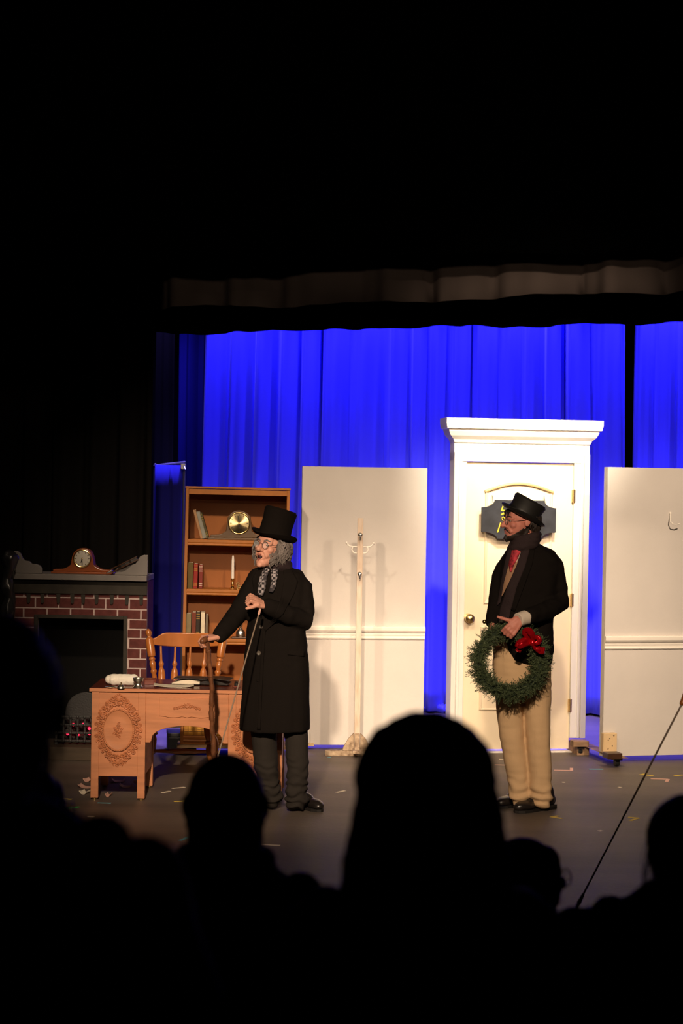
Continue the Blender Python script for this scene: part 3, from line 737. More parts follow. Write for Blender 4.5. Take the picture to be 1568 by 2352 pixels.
# crest rail: bowed board with shaped top
mb = MB(); n = 20; rings = []
xa, xb_ = cx(347), cx(505)
for i in range(n+1):
    u = i/n; x = xa + (xb_-xa)*u; y = .058 + .035*math.sin(math.pi*u); k = abs(2*u-1)
    ztop = czz(1456) - (0 if k < .62 else .030*(1-math.cos(math.pi*(k-.62)/.38))/2*1.3); zbt = czz(1489) + .012*k**2*1.2
    rings.append([Vector((x, y-.011, zbt)), Vector((x, y-.011, ztop)), Vector((x, y+.011, ztop)), Vector((x, y+.011, zbt))])
mb.loft(rings); obj('crest_rail', mb, M['maple'], ch, smooth=True, bevel=.005)
sp = [(0,0),(.011,0),(.016,.10),(.0235,.30),(.024,.52),(.019,.60),(.010,.645),(.0165,.69),(.017,.71),(.0085,.755),(.0075,.85),(.007,1.0),(0,1.0)]
for xt, xb_ in ((367, 376), (400, 401), (435, 433), (469, 464)):
    u = (cx(xt)-xa)/(cx(505)-xa)
    obj('spindle', turned((cx(xb_), -.02, zs-.005), (cx(xt), .058+.035*math.sin(math.pi*u), czz(1487)), sp), M['maple'], ch, smooth=True)

# ================================================================== BOOKCASE
D = 12.6; s = F/D
bb = Vector((W(541, 1109, D).x, D, 0))
bc = thing('bookcase', 'open orange-brown bookcase on a low rolling base behind the tall-hatted man', 'bookcase', bb, 3)
bc.rotation_euler.y = R(.5)
def bz(py): return W(541, py, D).z
def bx(px): return (px - 541)/s
X0, X1 = bx(422), bx(661); T = .021; DP = .28; BT = bz(1124); BB = .075
for x in (X0, X1-T): obj('side_panel', MB().box(x, x+T, 0, DP, BB, BT), M['case'], bc, bevel=.002)
obj('back_panel', MB().box(X0+T, X1-T, DP-.012, DP-.002, BB, BT-.01), M['caseback'], bc)
obj('top_panel', MB().box(X0-.004, X1+.004, -.006, DP, BT+.0005, BT+.014), M['case'], bc, bevel=.002)
obj('frieze', MB().box(X0+T, X1-T, .004, .022, BT-.040, BT), M['case'], bc, bevel=.002)
shelves = [1241, 1355, 1468, 1582]
SZ = [bz(p_) for p_ in shelves]; SZ.append(.135)
for z in SZ:
    o_ = obj('shelf', MB().box(X0+T, X1-T, .012, DP-.013, z-.02, z), M['case'], bc)
    pr = [(0, 0), (.0, -.040), (.006, -.040), (.008, -.034), (.004, -.026), (.008, -.018), (.008, -.006), (.004, 0)]
    obj('shelf_edge', MB().loft([[Vector((x, .012-o2, z+h)) for o2, h in pr] for x in (X0+T, X1-T)]), M['case'], o_)
obj('plinth', MB().box(X0+T, X1-T, .01, .03, BB, .112), M['case'], bc)
obj('base_board', MB().box(X0-.02, X1+.02, -.02, DP+.02, .055, BB-.0005), M['oldwood'], bc)
for x in (X0+.04, X1-.04):
    for y in (.03, DP-.04): obj('caster', MB().lathe([(0,-.014),(.025,-.014),(.027,0),(.025,.014),(0,.014)], (x, y, .0275), rotM('Y', 90), 14), M['rubber'], bc, smooth=True)

Mbc = Matrix.Translation(bb) @ Matrix.Rotation(R(3), 4, 'Z') @ Matrix.Rotation(R(.5), 4, 'Y')
BK = {}
def bookmat(col):
    if col not in BK: BK[col] = mat('book_cloth_'+str(len(BK)), lin(col), .6, spec=.3, var=.25, scale=20)
    return BK[col]
def book(label, x, z, th, h, col, y=.05, d=.15, tilt=0, group=None, bands=None, pages='paper'):
    t = thing('book', label, 'book', Mbc @ Vector((x, y, z)), 3, group)
    t.rotation_euler = (0, R(tilt + .5), R(3))
    c = .0025
    cov = MB().box(0, c, 0, d, 0, h); cov.box(th-c, th, 0, d, 0, h); cov.box(c, th-c, 0, c, 0, h)
    cv = obj('cover', cov, bookmat(col), t)
    obj('pages', MB().box(c+.0003, th-c-.0003, c+.0003, d-.004, .003, h-.003), M[pages], t)
    if bands:
        mb = MB()
        for b in (.12, .2, .72, .8, .9): mb.box(.0005, th-.0005, -.0012, .0002, h*b, h*b+.005)
        obj('spine_band', mb, bookmat(bands), cv)
    return t
G1, G2, G3, G4 = 'leaning books by the bookcase clock', 'books beside the candle', 'books above the chair', 'gold books on the lowest shelf'
z = SZ[0]+.001
book('thin tan book leaning steeply against the bookcase side, nearest the side', bx(458), z+.002, .018, .205, '#a8815c', tilt=-16, group=G1)
book('grey book leaning between the thin tan one and the dark olive one', bx(463), z+.004, .026, .19, '#8a8a80', tilt=-16, group=G1)
book('dark olive book leaning closest to the round-topped shelf clock', bx(472), z+.004, .016, .185, '#4a4428', tilt=-17, group=G1, bands='#8a7a3a')
z = SZ[1]+.001
book('olive book at the far left of the candle shelf', bx(430), z, .036, .178, '#5a4a1e', group=G2)
book('red book with gilt bands on the candle shelf', bx(444), z, .027, .172, '#8e1f16', group=G2, bands='#a8762c')
book('red and white banded book on the candle shelf', bx(456), z, .024, .165, '#7a2a22', group=G2, bands='#c8b8a8')
z = SZ[2]+.001
book('grey-green book at the left end of the row above the chair', bx(429), z, .034, .165, '#7c7050', group=G3)
book('russet book in the row above the chair', bx(442), z, .028, .175, '#6e2f1a', group=G3)
book('black book with gilt bands in the row above the chair', bx(452), z, .026, .178, '#2a2018', group=G3, bands='#9a7a3a')
book('cream white book in the row above the chair', bx(463), z, .026, .175, '#d8cbb0', group=G3)
book('slim grey book at the right end of the row above the chair', bx(474), z, .015, .16, '#6e6252', group=G3)
z = SZ[4]+.001
gl = ['gold book at the left end of the lowest shelf', 'gold book second from the left on the lowest shelf', 'gold book third from the left on the lowest shelf', 'gold book fourth from the left on the lowest shelf', 'gold book fifth from the left on the lowest shelf', 'gold book sixth from the left on the lowest shelf', 'gold book seventh from the left on the lowest shelf', 'gold book at the right end of the lowest shelf row']
for i in range(8): book(gl[i], X0+T+.004+i*.0305, z, .029, .20+.004*(i % 3), '#c08a34' if i % 2 else '#a87428', y=.03, group=G4, bands='#6a4418')

def mantel_clock(label, base, rz, w_, h_, dpt, dialr, wood, dialmat, style):
    t = thing('mantel_clock', label, 'clock', base, rz)
    n = 40; pr = []
    zc = h_ - dialr*1.22
    for i in range(n+1):
        u = -1 + 2*i/n; x = u*w_/2; a = abs(x)
        rr = dialr*1.22
        dome = zc + math.sqrt(max(0, rr*rr - a*a)) if a < rr else 0
        sh = h_*.16 + h_*.62*math.exp(-(a/(w_*.185))**2)
        pr.append((x, max(dome, sh)))
    obj('case', MB().prism([(-w_/2, h_*.08), (w_/2, h_*.08)] + pr[::-1], -dpt/2, dpt/2), wood, t, bevel=.004)
    obj('plinth', MB().box(-w_/2-.012, w_/2+.012, -dpt/2-.01, dpt/2+.01, 0, h_*.08-.0003), wood, t, bevel=.003)
    Mx = rotM('X', 90)
    dl = obj('dial', MB().lathe([(0,0),(dialr,0),(dialr,.003),(dialr*.5,.005),(0,.005)], (0, -dpt/2, zc), Mx, 36), dialmat, t, smooth=True)
    obj('bezel', MB().torus((0, -dpt/2-.004, zc), dialr, .005, nu=36), M['brass'], t, smooth=True)
    mb = MB()
    for k in range(12):
        a = R(30*k); Mk = Matrix.Translation((0, -dpt/2-.0055, zc)) @ Matrix.Rotation(a, 4, 'Y')
        mb.box(-.0018, .0018, -.0008, .0008, dialr*.70, dialr*.88, Mk)
    obj('hour_marks', mb, M['ink'], dl)
    mb = MB()
    for a, l_ in ((style[0], .5), (style[1], .72)):
        Mk = Matrix.Translation((0, -dpt/2-.007, zc)) @ Matrix.Rotation(R(a), 4, 'Y'); mb.box(-.0025, .0025, -.0006, .0006, -.008, dialr*l_, Mk)
    obj('clock_hands', mb, M['ink'], dl)
    obj('hand_boss', MB().lathe([(0,0),(.005,0),(.004,.004),(0,.005)], (0, -dpt/2-.007, zc), Mx, 10), M['brass'], dl, smooth=True)
    return t
p = Mbc @ Vector((bx(546), .10, SZ[0]+.0005))
def radial(name):
    m_ = mat(name, (.70,.56,.30), .28, metal=1); nt = m_.node_tree; b = nt.nodes['Principled BSDF']
    b.inputs['Anisotropic'].default_value = .85
    tg = nt.nodes.new('ShaderNodeTangent'); tg.direction_type = 'RADIAL'; tg.axis = 'Y'; nt.links.new(tg.outputs[0], b.inputs['Tangent']); return m_
M['spun'] = radial('spun_brass_dial')
ck = mantel_clock('dark round-topped mantel clock with a spun brass dial on the bookcase', p, 3, .40, .205, .09, .073, M['clockdark'], M['spun'], (170, -10))

# candle in candlestick, small stand beside it
p = Mbc @ Vector((bx(534), .09, SZ[1]+.0005)); t = thing('candlestick', 'brass candlestick with a tall pale candle on the second shelf', 'candlestick', p)
obj('stick', MB().lathe([(0,0),(.024,0),(.025,.006),(.012,.012),(.007,.022),(.012,.03),(.007,.038),(.006,.05),(.013,.058),(.014,.072),(.011,.074),(0,.070)], n=18), M['brass'], t, smooth=True)
for a in (0, 120, 240):
    obj('foot', MB().ell((.024*math.cos(R(a)), .024*math.sin(R(a)), .006), (.008, .008, .006), nu=8, nv=6), M['brass'], t, smooth=True)
cdl = obj('candle', MB().lathe([(0,.071),(.0105,.071),(.0095,.20),(.006,.228),(0,.236)], n=14), M['wax'], t, smooth=True)
obj('wick', MB().tube([(0,0,.234),(.001,0,.246)], .0011, 5), M['ink'], cdl)
p = Mbc @ Vector((bx(546), .07, SZ[1]+.0005)); t = thing('brass_trinket', 'little brass trinket with rings beside the candlestick', 'ornament', p)
mb = MB(); mb.lathe([(0,0),(.016,0),(.016,.004),(.005,.008),(.004,.03),(0,.03)], n=14); obj('stem', mb, M['brass'], t, smooth=True)
mb = MB(); mb.torus((0,0,.038), .010, .003, nu=16, nv=6); mb.torus((.012,0,.02), .008, .0025, nu=16, nv=6); obj('ring', mb, M['brass'], t, smooth=True)
p = Mbc @ Vector((bx(555), .08, SZ[2]+.0005)); t = thing('glass_decanter', 'small shiny glass decanter on a wooden tray beside the dark sleeve', 'decanter', p)
obj('tray', MB().box(-.06, .06, -.04, .05, 0, .010), M['darkwood'], t, bevel=.003)
bd = obj('bottle', MB().lathe([(0,.0105),(.03,.0105),(.034,.02),(.032,.045),(.016,.06),(.010,.07),(.014,.078),(0,.078)], n=18), M['steel'], t, smooth=True)
obj('stopper', MB().ell((0,0,.092), (.014,.014,.014), nu=12, nv=8), M['steel'], bd, smooth=True)

# ================================================================== FIREPLACE
D = 12.4; s = F/D
fb = Vector((W(187, 1109, D).x, D, 0))
fp = thing('fireplace', 'painted stage fireplace with red bricks and a grey mantel', 'fireplace', fb, -2)
def fz(py): return W(187, py, D).z
def fx(px): return (px - 187)/s
FX0, FX1 = fx(30), fx(342); OX0, OX1 = fx(91), fx(289); OZ = fz(1421); MZ = fz(1319); HB = .09
back = MB(); back.prism([(FX0, HB), (OX0, HB), (OX0, OZ), (OX1, OZ), (OX1, HB), (FX1, HB), (FX1, fz(1333)), (FX0, fz(1333))], 0, .03)
body = obj('surround', back, M['mortar'], fp)
mb = MB(); mb.box(FX0, FX0+.02, .03, .30, HB, fz(1333)); mb.box(FX1-.02, FX1, .03, .30, HB, fz(1333)); obj('side_return', mb, M['brick'], fp)
rows = [1363, 1373, 1398, 1421, 1443, 1464, 1487, 1511, 1533, 1557, 1580, 1604, 1627, 1651, 1674, 1697, 1714]
brmesh = {}
for i in range(len(rows)-1):
    za, zb_ = fz(rows[i+1])+.0045, fz(rows[i])-.0045
    if zb_ - za < .015: continue
    off = 0.0 if i % 2 else .081
    x = FX0 - .16 + off
    while x < FX1:
        a, b = max(x+.005, FX0), min(x+.16-.005, FX1)
        segs = [(a, b)]
        if i >= 3: segs = [(max(a, FX0), min(b, OX0-.028)), (max(a, OX1+.028), min(b, FX1))]
        for p0, p1 in segs:
            if p1 - p0 > .012:
                pr_ = .0015 + .001*random.random()
                key = 0
                mb = MB(); mb.loft([[Vector((p0, 0, za)), Vector((p1, 0, za)), Vector((p1, 0, zb_)), Vector((p0, 0, zb_))], [Vector((p0, -pr_, za)), Vector((p1, -pr_, za)), Vector((p1, -pr_, zb_)), Vector((p0, -pr_, zb_))], [Vector((p0+.001, -pr_-.001, za+.001)), Vector((p1-.001, -pr_-.001, za+.001)), Vector((p1-.001, -pr_-.001, zb_-.001)), Vector((p0+.001, -pr_-.001, zb_-.001))]])
                obj('brick', mb, M['brick'], body)
        x += .16
# dark lintel board with painted teeth
lint = obj('lintel', MB().box(FX0-.002, FX1+.002, -.018, .0, fz(1364), fz(1334)), M['soot'], fp, bevel=.002)
for px in (69, 101, 138, 170, 195, 226, 261, 296, 329):
    x = fx(px); obj('tooth', MB().prism([(x-.014, fz(1365)), (x+.014, fz(1365)), (x+.011, fz(1384)), (x+.004, fz(1387)), (x-.009, fz(1386))], -.014, -.0085), M['soot'], lint)
mb = MB(); mb.box(OX0-.026, OX0, -.014, .04, HB, OZ+.024); mb.box(OX1, OX1+.026, -.014, .04, HB, OZ+.024); mb.box(OX0, OX1, -.014, .04, OZ, OZ+.024); obj('opening_trim', mb, M['soot'], fp, bevel=.002)
mb = MB(); mb.box(OX0-.02, OX1+.02, .30, .31, HB, OZ+.05); mb.box(OX0-.02, OX0-.01, .04, .30, HB, OZ+.05); mb.box(OX1+.01, OX1+.02, .04, .30, HB, OZ+.05); mb.box(OX0-.02, OX1+.02, .04, .30, OZ+.03, OZ+.05); obj('firebox', mb, M['black'], fp)
obj('mantel_shelf', MB().box(FX0-.012, FX1+.004, -.06, .30, fz(1332), MZ), M['mantel'], fp, bevel=.004)
def bracket(pts, y0, y1): obj('mantel_scroll', MB().prism([(fx(a), fz(b)) for a, b in pts], y0, y1), M['mantel'], fp, bevel=.003)
bracket([(28,1318.6),(100,1318.6),(100,1308),(94,1300),(84,1297),(76,1297),(70,1291),(60,1290),(54,1284),(50,1274),(42,1268),(36,1268),(28,1272)], -.02, .01)
bracket([(343,1318.6),(268,1318.6),(270,1306),(276,1300),(290,1297),(305,1296),(316,1292),(321,1282),(326,1275),(334,1272),(343,1272)], -.02, .01)
obj('hearth', MB().box(fx(20), fx(352), -.10, .34, 0, HB-.002), M['hearth'], fp, bevel=.004)
# grate with coals and red lamps
g = thing('fire_grate', 'cast iron grate with glowing red coals in the fireplace', 'grate', fb, -2)
gx0, gx1 = fx(135), fx(250); gz0, gz1 = fz(1703), fz(1648)
mb = MB()
for i in range(8): x = gx0 + (gx1-gx0)*i/7; mb.box(x-.007, x+.007, .02, .032, gz0, gz1)
for i in range(4): z = gz0 + (gz1-gz0)*i/3; mb.box(gx0-.007, gx1+.007, .018, .034, z-.007, z+.007)
obj('lattice', mb, M['iron'], g, bevel=.003)
mb = MB()
for i in range(8):
    for j in range(4): mb.ell((gx0+(gx1-gx0)*i/7, .016, gz0+(gz1-gz0)*j/3), (.011, .007, .011), nu=10, nv=6)
obj('boss', mb, M['iron'], g, smooth=True)
for x in (gx0, gx1): obj('leg', MB().box(x-.01, x+.01, .02, .17, HB-.0015, gz0-.008), M['iron'], g, bevel=.003)
arcp = [(fx(192) + .14*math.cos(R(a)), gz1 + .01 + .14*math.sin(R(a))) for a in range(0, 181, 15)]
obj('fireback', MB().prism(arcp + [(fx(192)-.14, HB), (fx(192)+.14, HB)], .19, .21), M['iron'], g, bevel=.003)
for k in range(26):
    u, v = random.random(), random.random()
    obj('coal', MB().ell((gx0+.02+(gx1-gx0-.04)*u, .07+.08*random.random(), gz0+.02+(gz1-gz0)*.75*v), (.026, .022, .02), rotM('Y', random.uniform(0, 90)), 8, 5), M['coal'], g)
for px, py in ((173,1667),(196,1666),(210,1675),(160,1688),(199,1686),(211,1687),(222,1668),(184,1690)):
    obj('ember', MB().ell((fx(px), .045, fz(py)), (.011, .008, .011), nu=6, nv=4), M['ember'], g)
# clock on the mantel
p = fb + Vector((fx(190), .08, MZ+.0008))
mantel_clock('reddish mantel clock with a silver dial on the grey mantel shelf', p, -2, .40, .175, .09, .058, M['clockwood'], M['dial'], (-165, 178))
# bellows leaning on the right scroll
p = fb + Vector((fx(262), -.035, MZ+.014)); t = thing('bellows', 'dark fireplace bellows lying aslant at the right of the mantel shelf', 'bellows', p)
Mb_ = Matrix.Rotation(R(-27), 4, 'Y')
bo = [(.0,-.006),(.05,-.012),(.075,-.03),(.11,-.034),(.14,-.02),(.15,-.008),(.20,-.007),(.20,.007),(.15,.008),(.14,.02),(.11,.034),(.075,.03),(.05,.012),(0,.006)]
for z in (0, .022):
    obj('board', MB().add([Mb_ @ Vector((x, y, z)) for x, y in bo] + [Mb_ @ Vector((x, y, z+.008)) for x, y in bo], [tuple(range(14)), tuple(range(27, 13, -1))] + [(i, (i+1) % 14, 14+(i+1) % 14, 14+i) for i in range(14)]), M['darkwood'], t, bevel=.002)
obj('leather_gusset', MB().loft([[Mb_ @ Vector((x*.96+.004, y*.9, z)) for x, y in bo[1:-1]] for z in (.0081, .0125, .0145, .0219)]), M['leather'], t)
obj('nozzle', MB().tube([Mb_ @ Vector((.0, 0, .015)), Mb_ @ Vector((-.035, 0, .015))], [.008, .004], 8), M['silver'], t, smooth=True)
# shiny black plastic wrapped post at the left of the fireplace
q_ = W(22, 1109, 12.25); mb = MB()
pts = [Vector((q_.x + .012*math.sin(i*1.7), q_.y, .04 + i*.066)) for i in range(21)]
mb.tube(pts, [.045 + .012*math.sin(i*2.3) + .006*math.sin(i*5.1) for i in range(21)], 12)
tag(organic('wrapped_post', mb, M['plastic'], None, .008, 2, lambda c: .010*noise.noise(Vector((c.x*30, c.y*30, c.z*11)))), 'post wrapped in crumpled shiny black plastic left of the fireplace', 'post')

# black equipment case on the floor behind the desk
p = FL(418, 1726); t = thing('equipment_case', 'low black equipment case on the floor behind the kneehole', 'case', p, 8)
obj('body', MB().box(-.10, .10, 0, .2, 0, .10), M['blackcase'], t, bevel=.006); obj('lid', MB().box(-.102, .102, -.002, .202, .1005, .13), M['blackcase'], t, bevel=.006)
obj('handle', MB().tube([(-.03, -.004, .06), (-.03, -.02, .06), (.03, -.02, .06), (.03, -.004, .06)], .005, 6), M['rubber'], t)

# ================================================================== PEOPLE
class Head:
    """local frame: face towards -Y, +X to the viewer's right when facing the viewer, 0.23 m tall"""
    def __init__(s, c, yaw, pitch=0, roll=0, k=1.0):
        s.c = Vector(c); s.k = k
        s.M = (Matrix.Rotation(R(roll), 3, 'Y') @ Matrix.Rotation(R(yaw), 3, 'Z') @ Matrix.Rotation(R(pitch), 3, 'X'))
    def p(s, x, y, z): return s.c + s.M @ (Vector((x, y, z))*s.k)
    def e(s, mb, c, r, M2=None, nu=18, nv=12):
        mb.ell(s.p(*c), tuple(q*s.k for q in r), s.M if M2 is None else s.M @ M2, nu, nv)
    def t(s, mb, pts, rs, n=10):
        if not isinstance(rs, (list, tuple)): rs = [rs]*len(pts)
        mb.tube([s.p(*q) for q in pts], [r*s.k for r in rs], n)
    def build(s, mb, nose=1.0, openm=0.0):
        e, t = s.e, s.t
        e(mb, (0,.012,.026), (.076,.096,.082)); e(mb, (0,-.028,-.02), (.064,.068,.082)); e(mb, (0,-.03,-.072-openm*.4), (.050,.052,.040))
        e(mb, (0,-.056,-.082-openm*.8), (.038,.036,.030)); e(mb, (0,-.078,-.097-openm), (.020,.016,.015)); e(mb, (0,-.062,.045), (.052,.028,.038))
        t(mb, [(-.046,-.068,.022),(-.022,-.087,.025),(0,-.090,.022),(.022,-.087,.025),(.046,-.068,.022)], .010)
        t(mb, [(0,-.088,.018),(0,-.100,-.002),(0,-.116*1.0 - .006*(nose-1),-.024)], [.008,.0105,.0135*nose])
        for q in (-1, 1):
            e(mb, (q*.013,-.099,-.027), (.0095,.011,.008)); e(mb, (q*.040,-.062,-.018), (.024,.022,.022)); e(mb, (q*.031,-.070,.006), (.017,.015,.012))
            t(mb, [(q*.022,-.082,-.034),(q*.034,-.072,-.058)], [.012,.012])
            e(mb, (q*.077,.012,.002), (.009,.018,.028), rotM('X', -12)); e(mb, (q*.081,.021,.006), (.007,.010,.023), rotM('X', -12))
        t(mb, [(-.023,-.080,-.058),(-.009,-.094,-.054),(0,-.094,-.0555),(.009,-.094,-.054),(.023,-.080,-.058)], .0068)
        t(mb, [(-.021,-.079,-.060-openm*.6),(0,-.092,-.068-openm),(.021,-.079,-.060-openm*.6)], .0074)
        t(mb, [(0,.025,-.06),(0,.045,-.20)], [.054,.058], 16)
    def parts(s, body, openm=0.0, lens=True, brow='darkhair'):
        mbw, mbi, mbb = MB(), MB(), MB()
        for q in (-1, 1):
            s.e(mbw, (q*.031,-.0775,.006), (.0115,.0095,.0095), nu=12, nv=8); s.e(mbi, (q*.031-.001,-.0865,.005), (.0048,.002,.0048), nu=10, nv=6)
            s.t(mbb, [(q*.014,-.096,.026),(q*.03,-.094,.034),(q*.046,-.080,.029)], [.0045,.0055,.003], 6)
        eo = obj('eyeball', mbw, M['eyew'], body, smooth=True, world=True); obj('iris', mbi, M['iris'], body, smooth=True, world=True)
        obj('eyebrow', mbb, M[brow], body, smooth=True, world=True)
        mb = MB(); s.t(mb, [(-.021,-.082,-.0575),(-.008,-.0975,-.0535),(0,-.0965,-.055),(.008,-.0975,-.0535),(.021,-.082,-.0575)], [.002,.0055,.005,.0055,.002], 8)
        s.t(mb, [(-.019,-.082,-.061-openm*.6),(0,-.0965,-.068-openm),(.019,-.082,-.061-openm*.6)], [.002,.0065,.002], 8); obj('lips', mb, M['lip'], body, smooth=True, world=True)
        if openm:
            mb = MB(); s.e(mb, (0,-.088,-.061-openm*.5), (.017,.0125,.004+openm*.5)); obj('open_mouth', mb, M['mouth'], body, smooth=True, world=True)
    def glasses(s, root, r=.021):
        mb = MB()
        for q in (-1, 1):
            mb.torus(s.p(q*.032,-.104,.003), r*s.k, .0016*s.k, s.M, 24, 6); s.t(mb, [(q*.053,-.102,.006),(q*.074,-.075,.010),(q*.082,.01,.014)], .0014, 5)
        s.t(mb, [(-.012,-.105,.007),(0,-.109,.010),(.012,-.105,.007)], .0014, 5)
        o = obj('spectacles', mb, M['wire'], root, smooth=True, world=True)
        for q in (-1, 1): obj('lens', MB().lathe([(0,-.0006),(r*.96,-.0006),(r*.96,.0006),(0,.0006)], s.p(q*.032,-.104,.003), s.M @ rotM('X', 90), 20), M['lens'], o, smooth=True, world=True)
    def locks(s, root, n, ln, rad, mt, zmin, zmax, seed, droop=1.0, face=62, out=.02, name='hair', curl=.01, skip=None, r0=1.0):
        rnd = random.Random(seed); mb = MB()
        for _ in range(n):
            a = R(rnd.uniform(face, 360-face)); z = rnd.uniform(zmin, zmax)
            zz = max(-1, min(1, (z-.03)/.09)); rr = math.sqrt(max(.05, 1-zz*zz))
            x = .080*rr*math.sin(a)*r0; y = .012 - .100*rr*math.cos(a)*r0
            if skip and skip(x, y, z): continue
            L_ = ln*rnd.uniform(.7, 1.2); pts = []; sg = rnd.uniform(0, 6.28); nrm = Vector((x, y-.012, 0)); nrm.normalize()
            for k in range(6):
                u = k/5; w = curl*math.sin(u*7+sg)*u
                pts.append((x + nrm.x*(out*math.sin(u*2.2)) + w*nrm.y, y + nrm.y*(out*math.sin(u*2.2)) - w*nrm.x, z - L_*u*droop + .012*math.sin(u*3)))
            s.t(mb, pts, [rad*.8, rad, rad, rad*.9, rad*.7, rad*.3], 5)
        return obj(name, mb, M[mt], root, smooth=True, world=True)

def hand(mb, wr, d, n, side=1, curl=(40, 50, 40), k=1.0, thumb=(.5, .75, .25), tl=1.0, spread=4):
    """palm, four unequal fingers bent at three joints, thumb from the side of the palm"""
    wr = Vector(wr); d = Vector(d).normalized(); n = Vector(n); n = (n - d*n.dot(d)).normalized(); t = n.cross(d)*side
    L_ = .082*k
    for i in range(4):
        o = (.029 - .0195*i)*k
        mb.tube([wr + t*o*.55, wr + d*L_ + t*o], [.0145*k, .0125*k], 8)
    mb.tube([wr + d*.01*k, wr + d*L_*.6], [.024*k, .03*k], 12, flat=.55, ref=n)
    mb.tube([wr + t*.022*k, wr + d*.04*k + t*.034*k + n*.008*k], [.013*k, .013*k], 8)
    lens = (.070, .078, .073, .058)
    for i in range(4):
        p = wr + d*L_ + t*(.029 - .0195*i)*k; ang = 0; pts = [p.copy()]
        sp_ = R(spread*(1.5-i)); dd = (d*math.cos(sp_) + t*math.sin(sp_))
        for f_, c in zip((.46, .30, .24), curl):
            ang += R(c); v = dd*math.cos(ang) + n*math.sin(ang); p = p + v*lens[i]*f_*k; pts.append(p.copy())
        mb.tube(pts, [.0100*k, .0092*k, .0085*k, .0072*k], 9)
    p = wr + d*.035*k + t*.034*k; v = (d*thumb[0] + t*thumb[1] + n*thumb[2]).normalized(); q = p + v*.038*k*tl
    v2 = (v + d*.35 + n*.25).normalized() if tl <= 1.1 else v
    mb.tube([p, q, q + v2*.030*k*tl], [.0125*k, .0108*k, .0085*k], 9)

def srow(mb, rows, D0, n=28, pw=2.3):
    """stack of rounded horizontal sections given as picture rows (row, left, right, half depth, depth offset)"""
    rings = []
    for py, xl_, xr_, ry, dy in rows:
        a = W(xl_, py, D0+dy); b = W(xr_, py, D0+dy); c = (a+b)/2; rx = (b-a).length/2; ring = []
        for k in range(n):
            t = 2*math.pi*k/n; ct, st = math.cos(t), math.sin(t)
            ring.append(Vector((c.x + rx*math.copysign(abs(ct)**(2/pw), ct), c.y + ry*math.copysign(abs(st)**(2/pw), st), c.z)))
        rings.append(ring)
    mb.loft(rings)

def shoe(root, heel, toe, k=1.0, name='shoe'):
    """heel and toe: points on the floor"""
    heel = Vector(heel); toe = Vector(toe); d = (toe-heel); L_ = d.length; d.normalize(); n = Vector((-d.y, d.x, 0)); up = Vector((0,0,1))
    Mx = Matrix((d, n, up)).transposed()
    def P(x, y, z): return heel + d*x*L_ + n*y + up*z
    mb = MB()
    mb.ell(P(.15,0,.055), (.052,.036,.042), Mx); mb.ell(P(.42,0,.05), (.10,.038,.042), Mx); mb.ell(P(.74,.002,.038), (.085,.045,.030), Mx); mb.ell(P(.90,.0,.032), (.035,.034,.022), Mx)
    mb.tube([P(.18,0,.06), P(.22,0,.115)], [.046,.046], 14)
    sh = organic(name, mb, M['shoe'], root, .005, 4)
    out = [(0,-.024),(.05,-.033),(.25,-.033),(.45,-.033),(.68,-.046),(.86,-.041),(.97,-.022),(1.0,0),(.97,.022),(.86,.042),(.68,.046),(.45,.033),(.25,.033),(.05,.033),(0,.024)]
    mb = MB(); mb.loft([[P(x, y, z) for x, y in out] for z in (.001, .016)]); mb.loft([[P(x, y, z) for x, y in [(0,-.024),(.05,-.033),(.28,-.033),(.28,.033),(.05,.033),(0,.024)]] for z in (.0, .026)]); obj('sole', mb, M['sole'], sh, world=True)
    mb = MB()
    for i in range(4): x = .36+.06*i; mb.tube([P(x, -.022, .088-.012*i), P(x, 0, .094-.012*i), P(x, .022, .088-.012*i)], .0028, 5)
    obj('laces', mb, M['sole'], sh, world=True)
    return sh

def top_hat(root, c, ax, r, h, brim, mt, band=True, flare=.0, curl=.02, fwd=(0,1,0), ovl=1.12):
    """c: centre of the brim; ax: crown axis"""
    ax = Vector(ax).normalized(); fy = Vector(fwd); fy = (fy - ax*fy.dot(ax)).normalized(); Mx = Matrix((fy.cross(ax), fy, ax)).transposed()
    prof = [(0, h), (r*(1-.10+flare), h), (r*(1+flare), h-.012)] + [(r*(1+flare*(1-u/6) - .05*math.sin(math.pi*u/6)), (h-.012)*(1-u/6)+.004*u/6) for u in range(1, 7)]
    c_ = obj('top_hat', MB().lathe(prof[::-1] + [], c, Mx, 40, 1.0, ovl), M[mt], root, smooth=True, world=True)
    mb = MB(); rings = []
    nn = 44
    for rr, zz in ((r*.97, .006), (r+.3*(brim-r), .006), (r+.7*(brim-r), .009), (brim, .018), (brim+.002, .014), (r+.7*(brim-r), .001), (r+.3*(brim-r), -.002), (r*.97, -.002)):
        ring = []
        for k in range(nn):
            a = 2*math.pi*k/nn; lift = (curl*math.cos(a)**2 - .4*curl*math.sin(a)**2)*max(0, (rr-r)/(brim-r))**2
            ring.append(Vector(c) + Mx @ Vector((rr*math.cos(a), rr*ovl*math.sin(a), zz + lift)))
        rings.append(ring)
    mb.loft(rings); obj('brim', mb, M[mt], c_, smooth=True, world=True)
    if band: obj('hat_band', MB().lathe([(r*.99, .006), (r*1.012, .006), (r*1.012, .034), (r*.99, .034)], c, Mx, 40, 1.0, ovl), M['band'], c_, smooth=True, world=True)
    return c_

# ------------------------------------------------------------------ the tall-hatted old man
D0 = 10.52
def J(px, py, dy=0): return W(px, py, D0+dy)
base = Vector((W(650, 1109, D0).x, D0, 0))
om = thing('person', 'person in a tall black hat, grey wig and long black overcoat leaning on a cane', 'person', base)
body = MB()
hd = Head(J(622, 1257, -.02), -34, -4, 8, .99); hd.build(body, 1.15, .016)
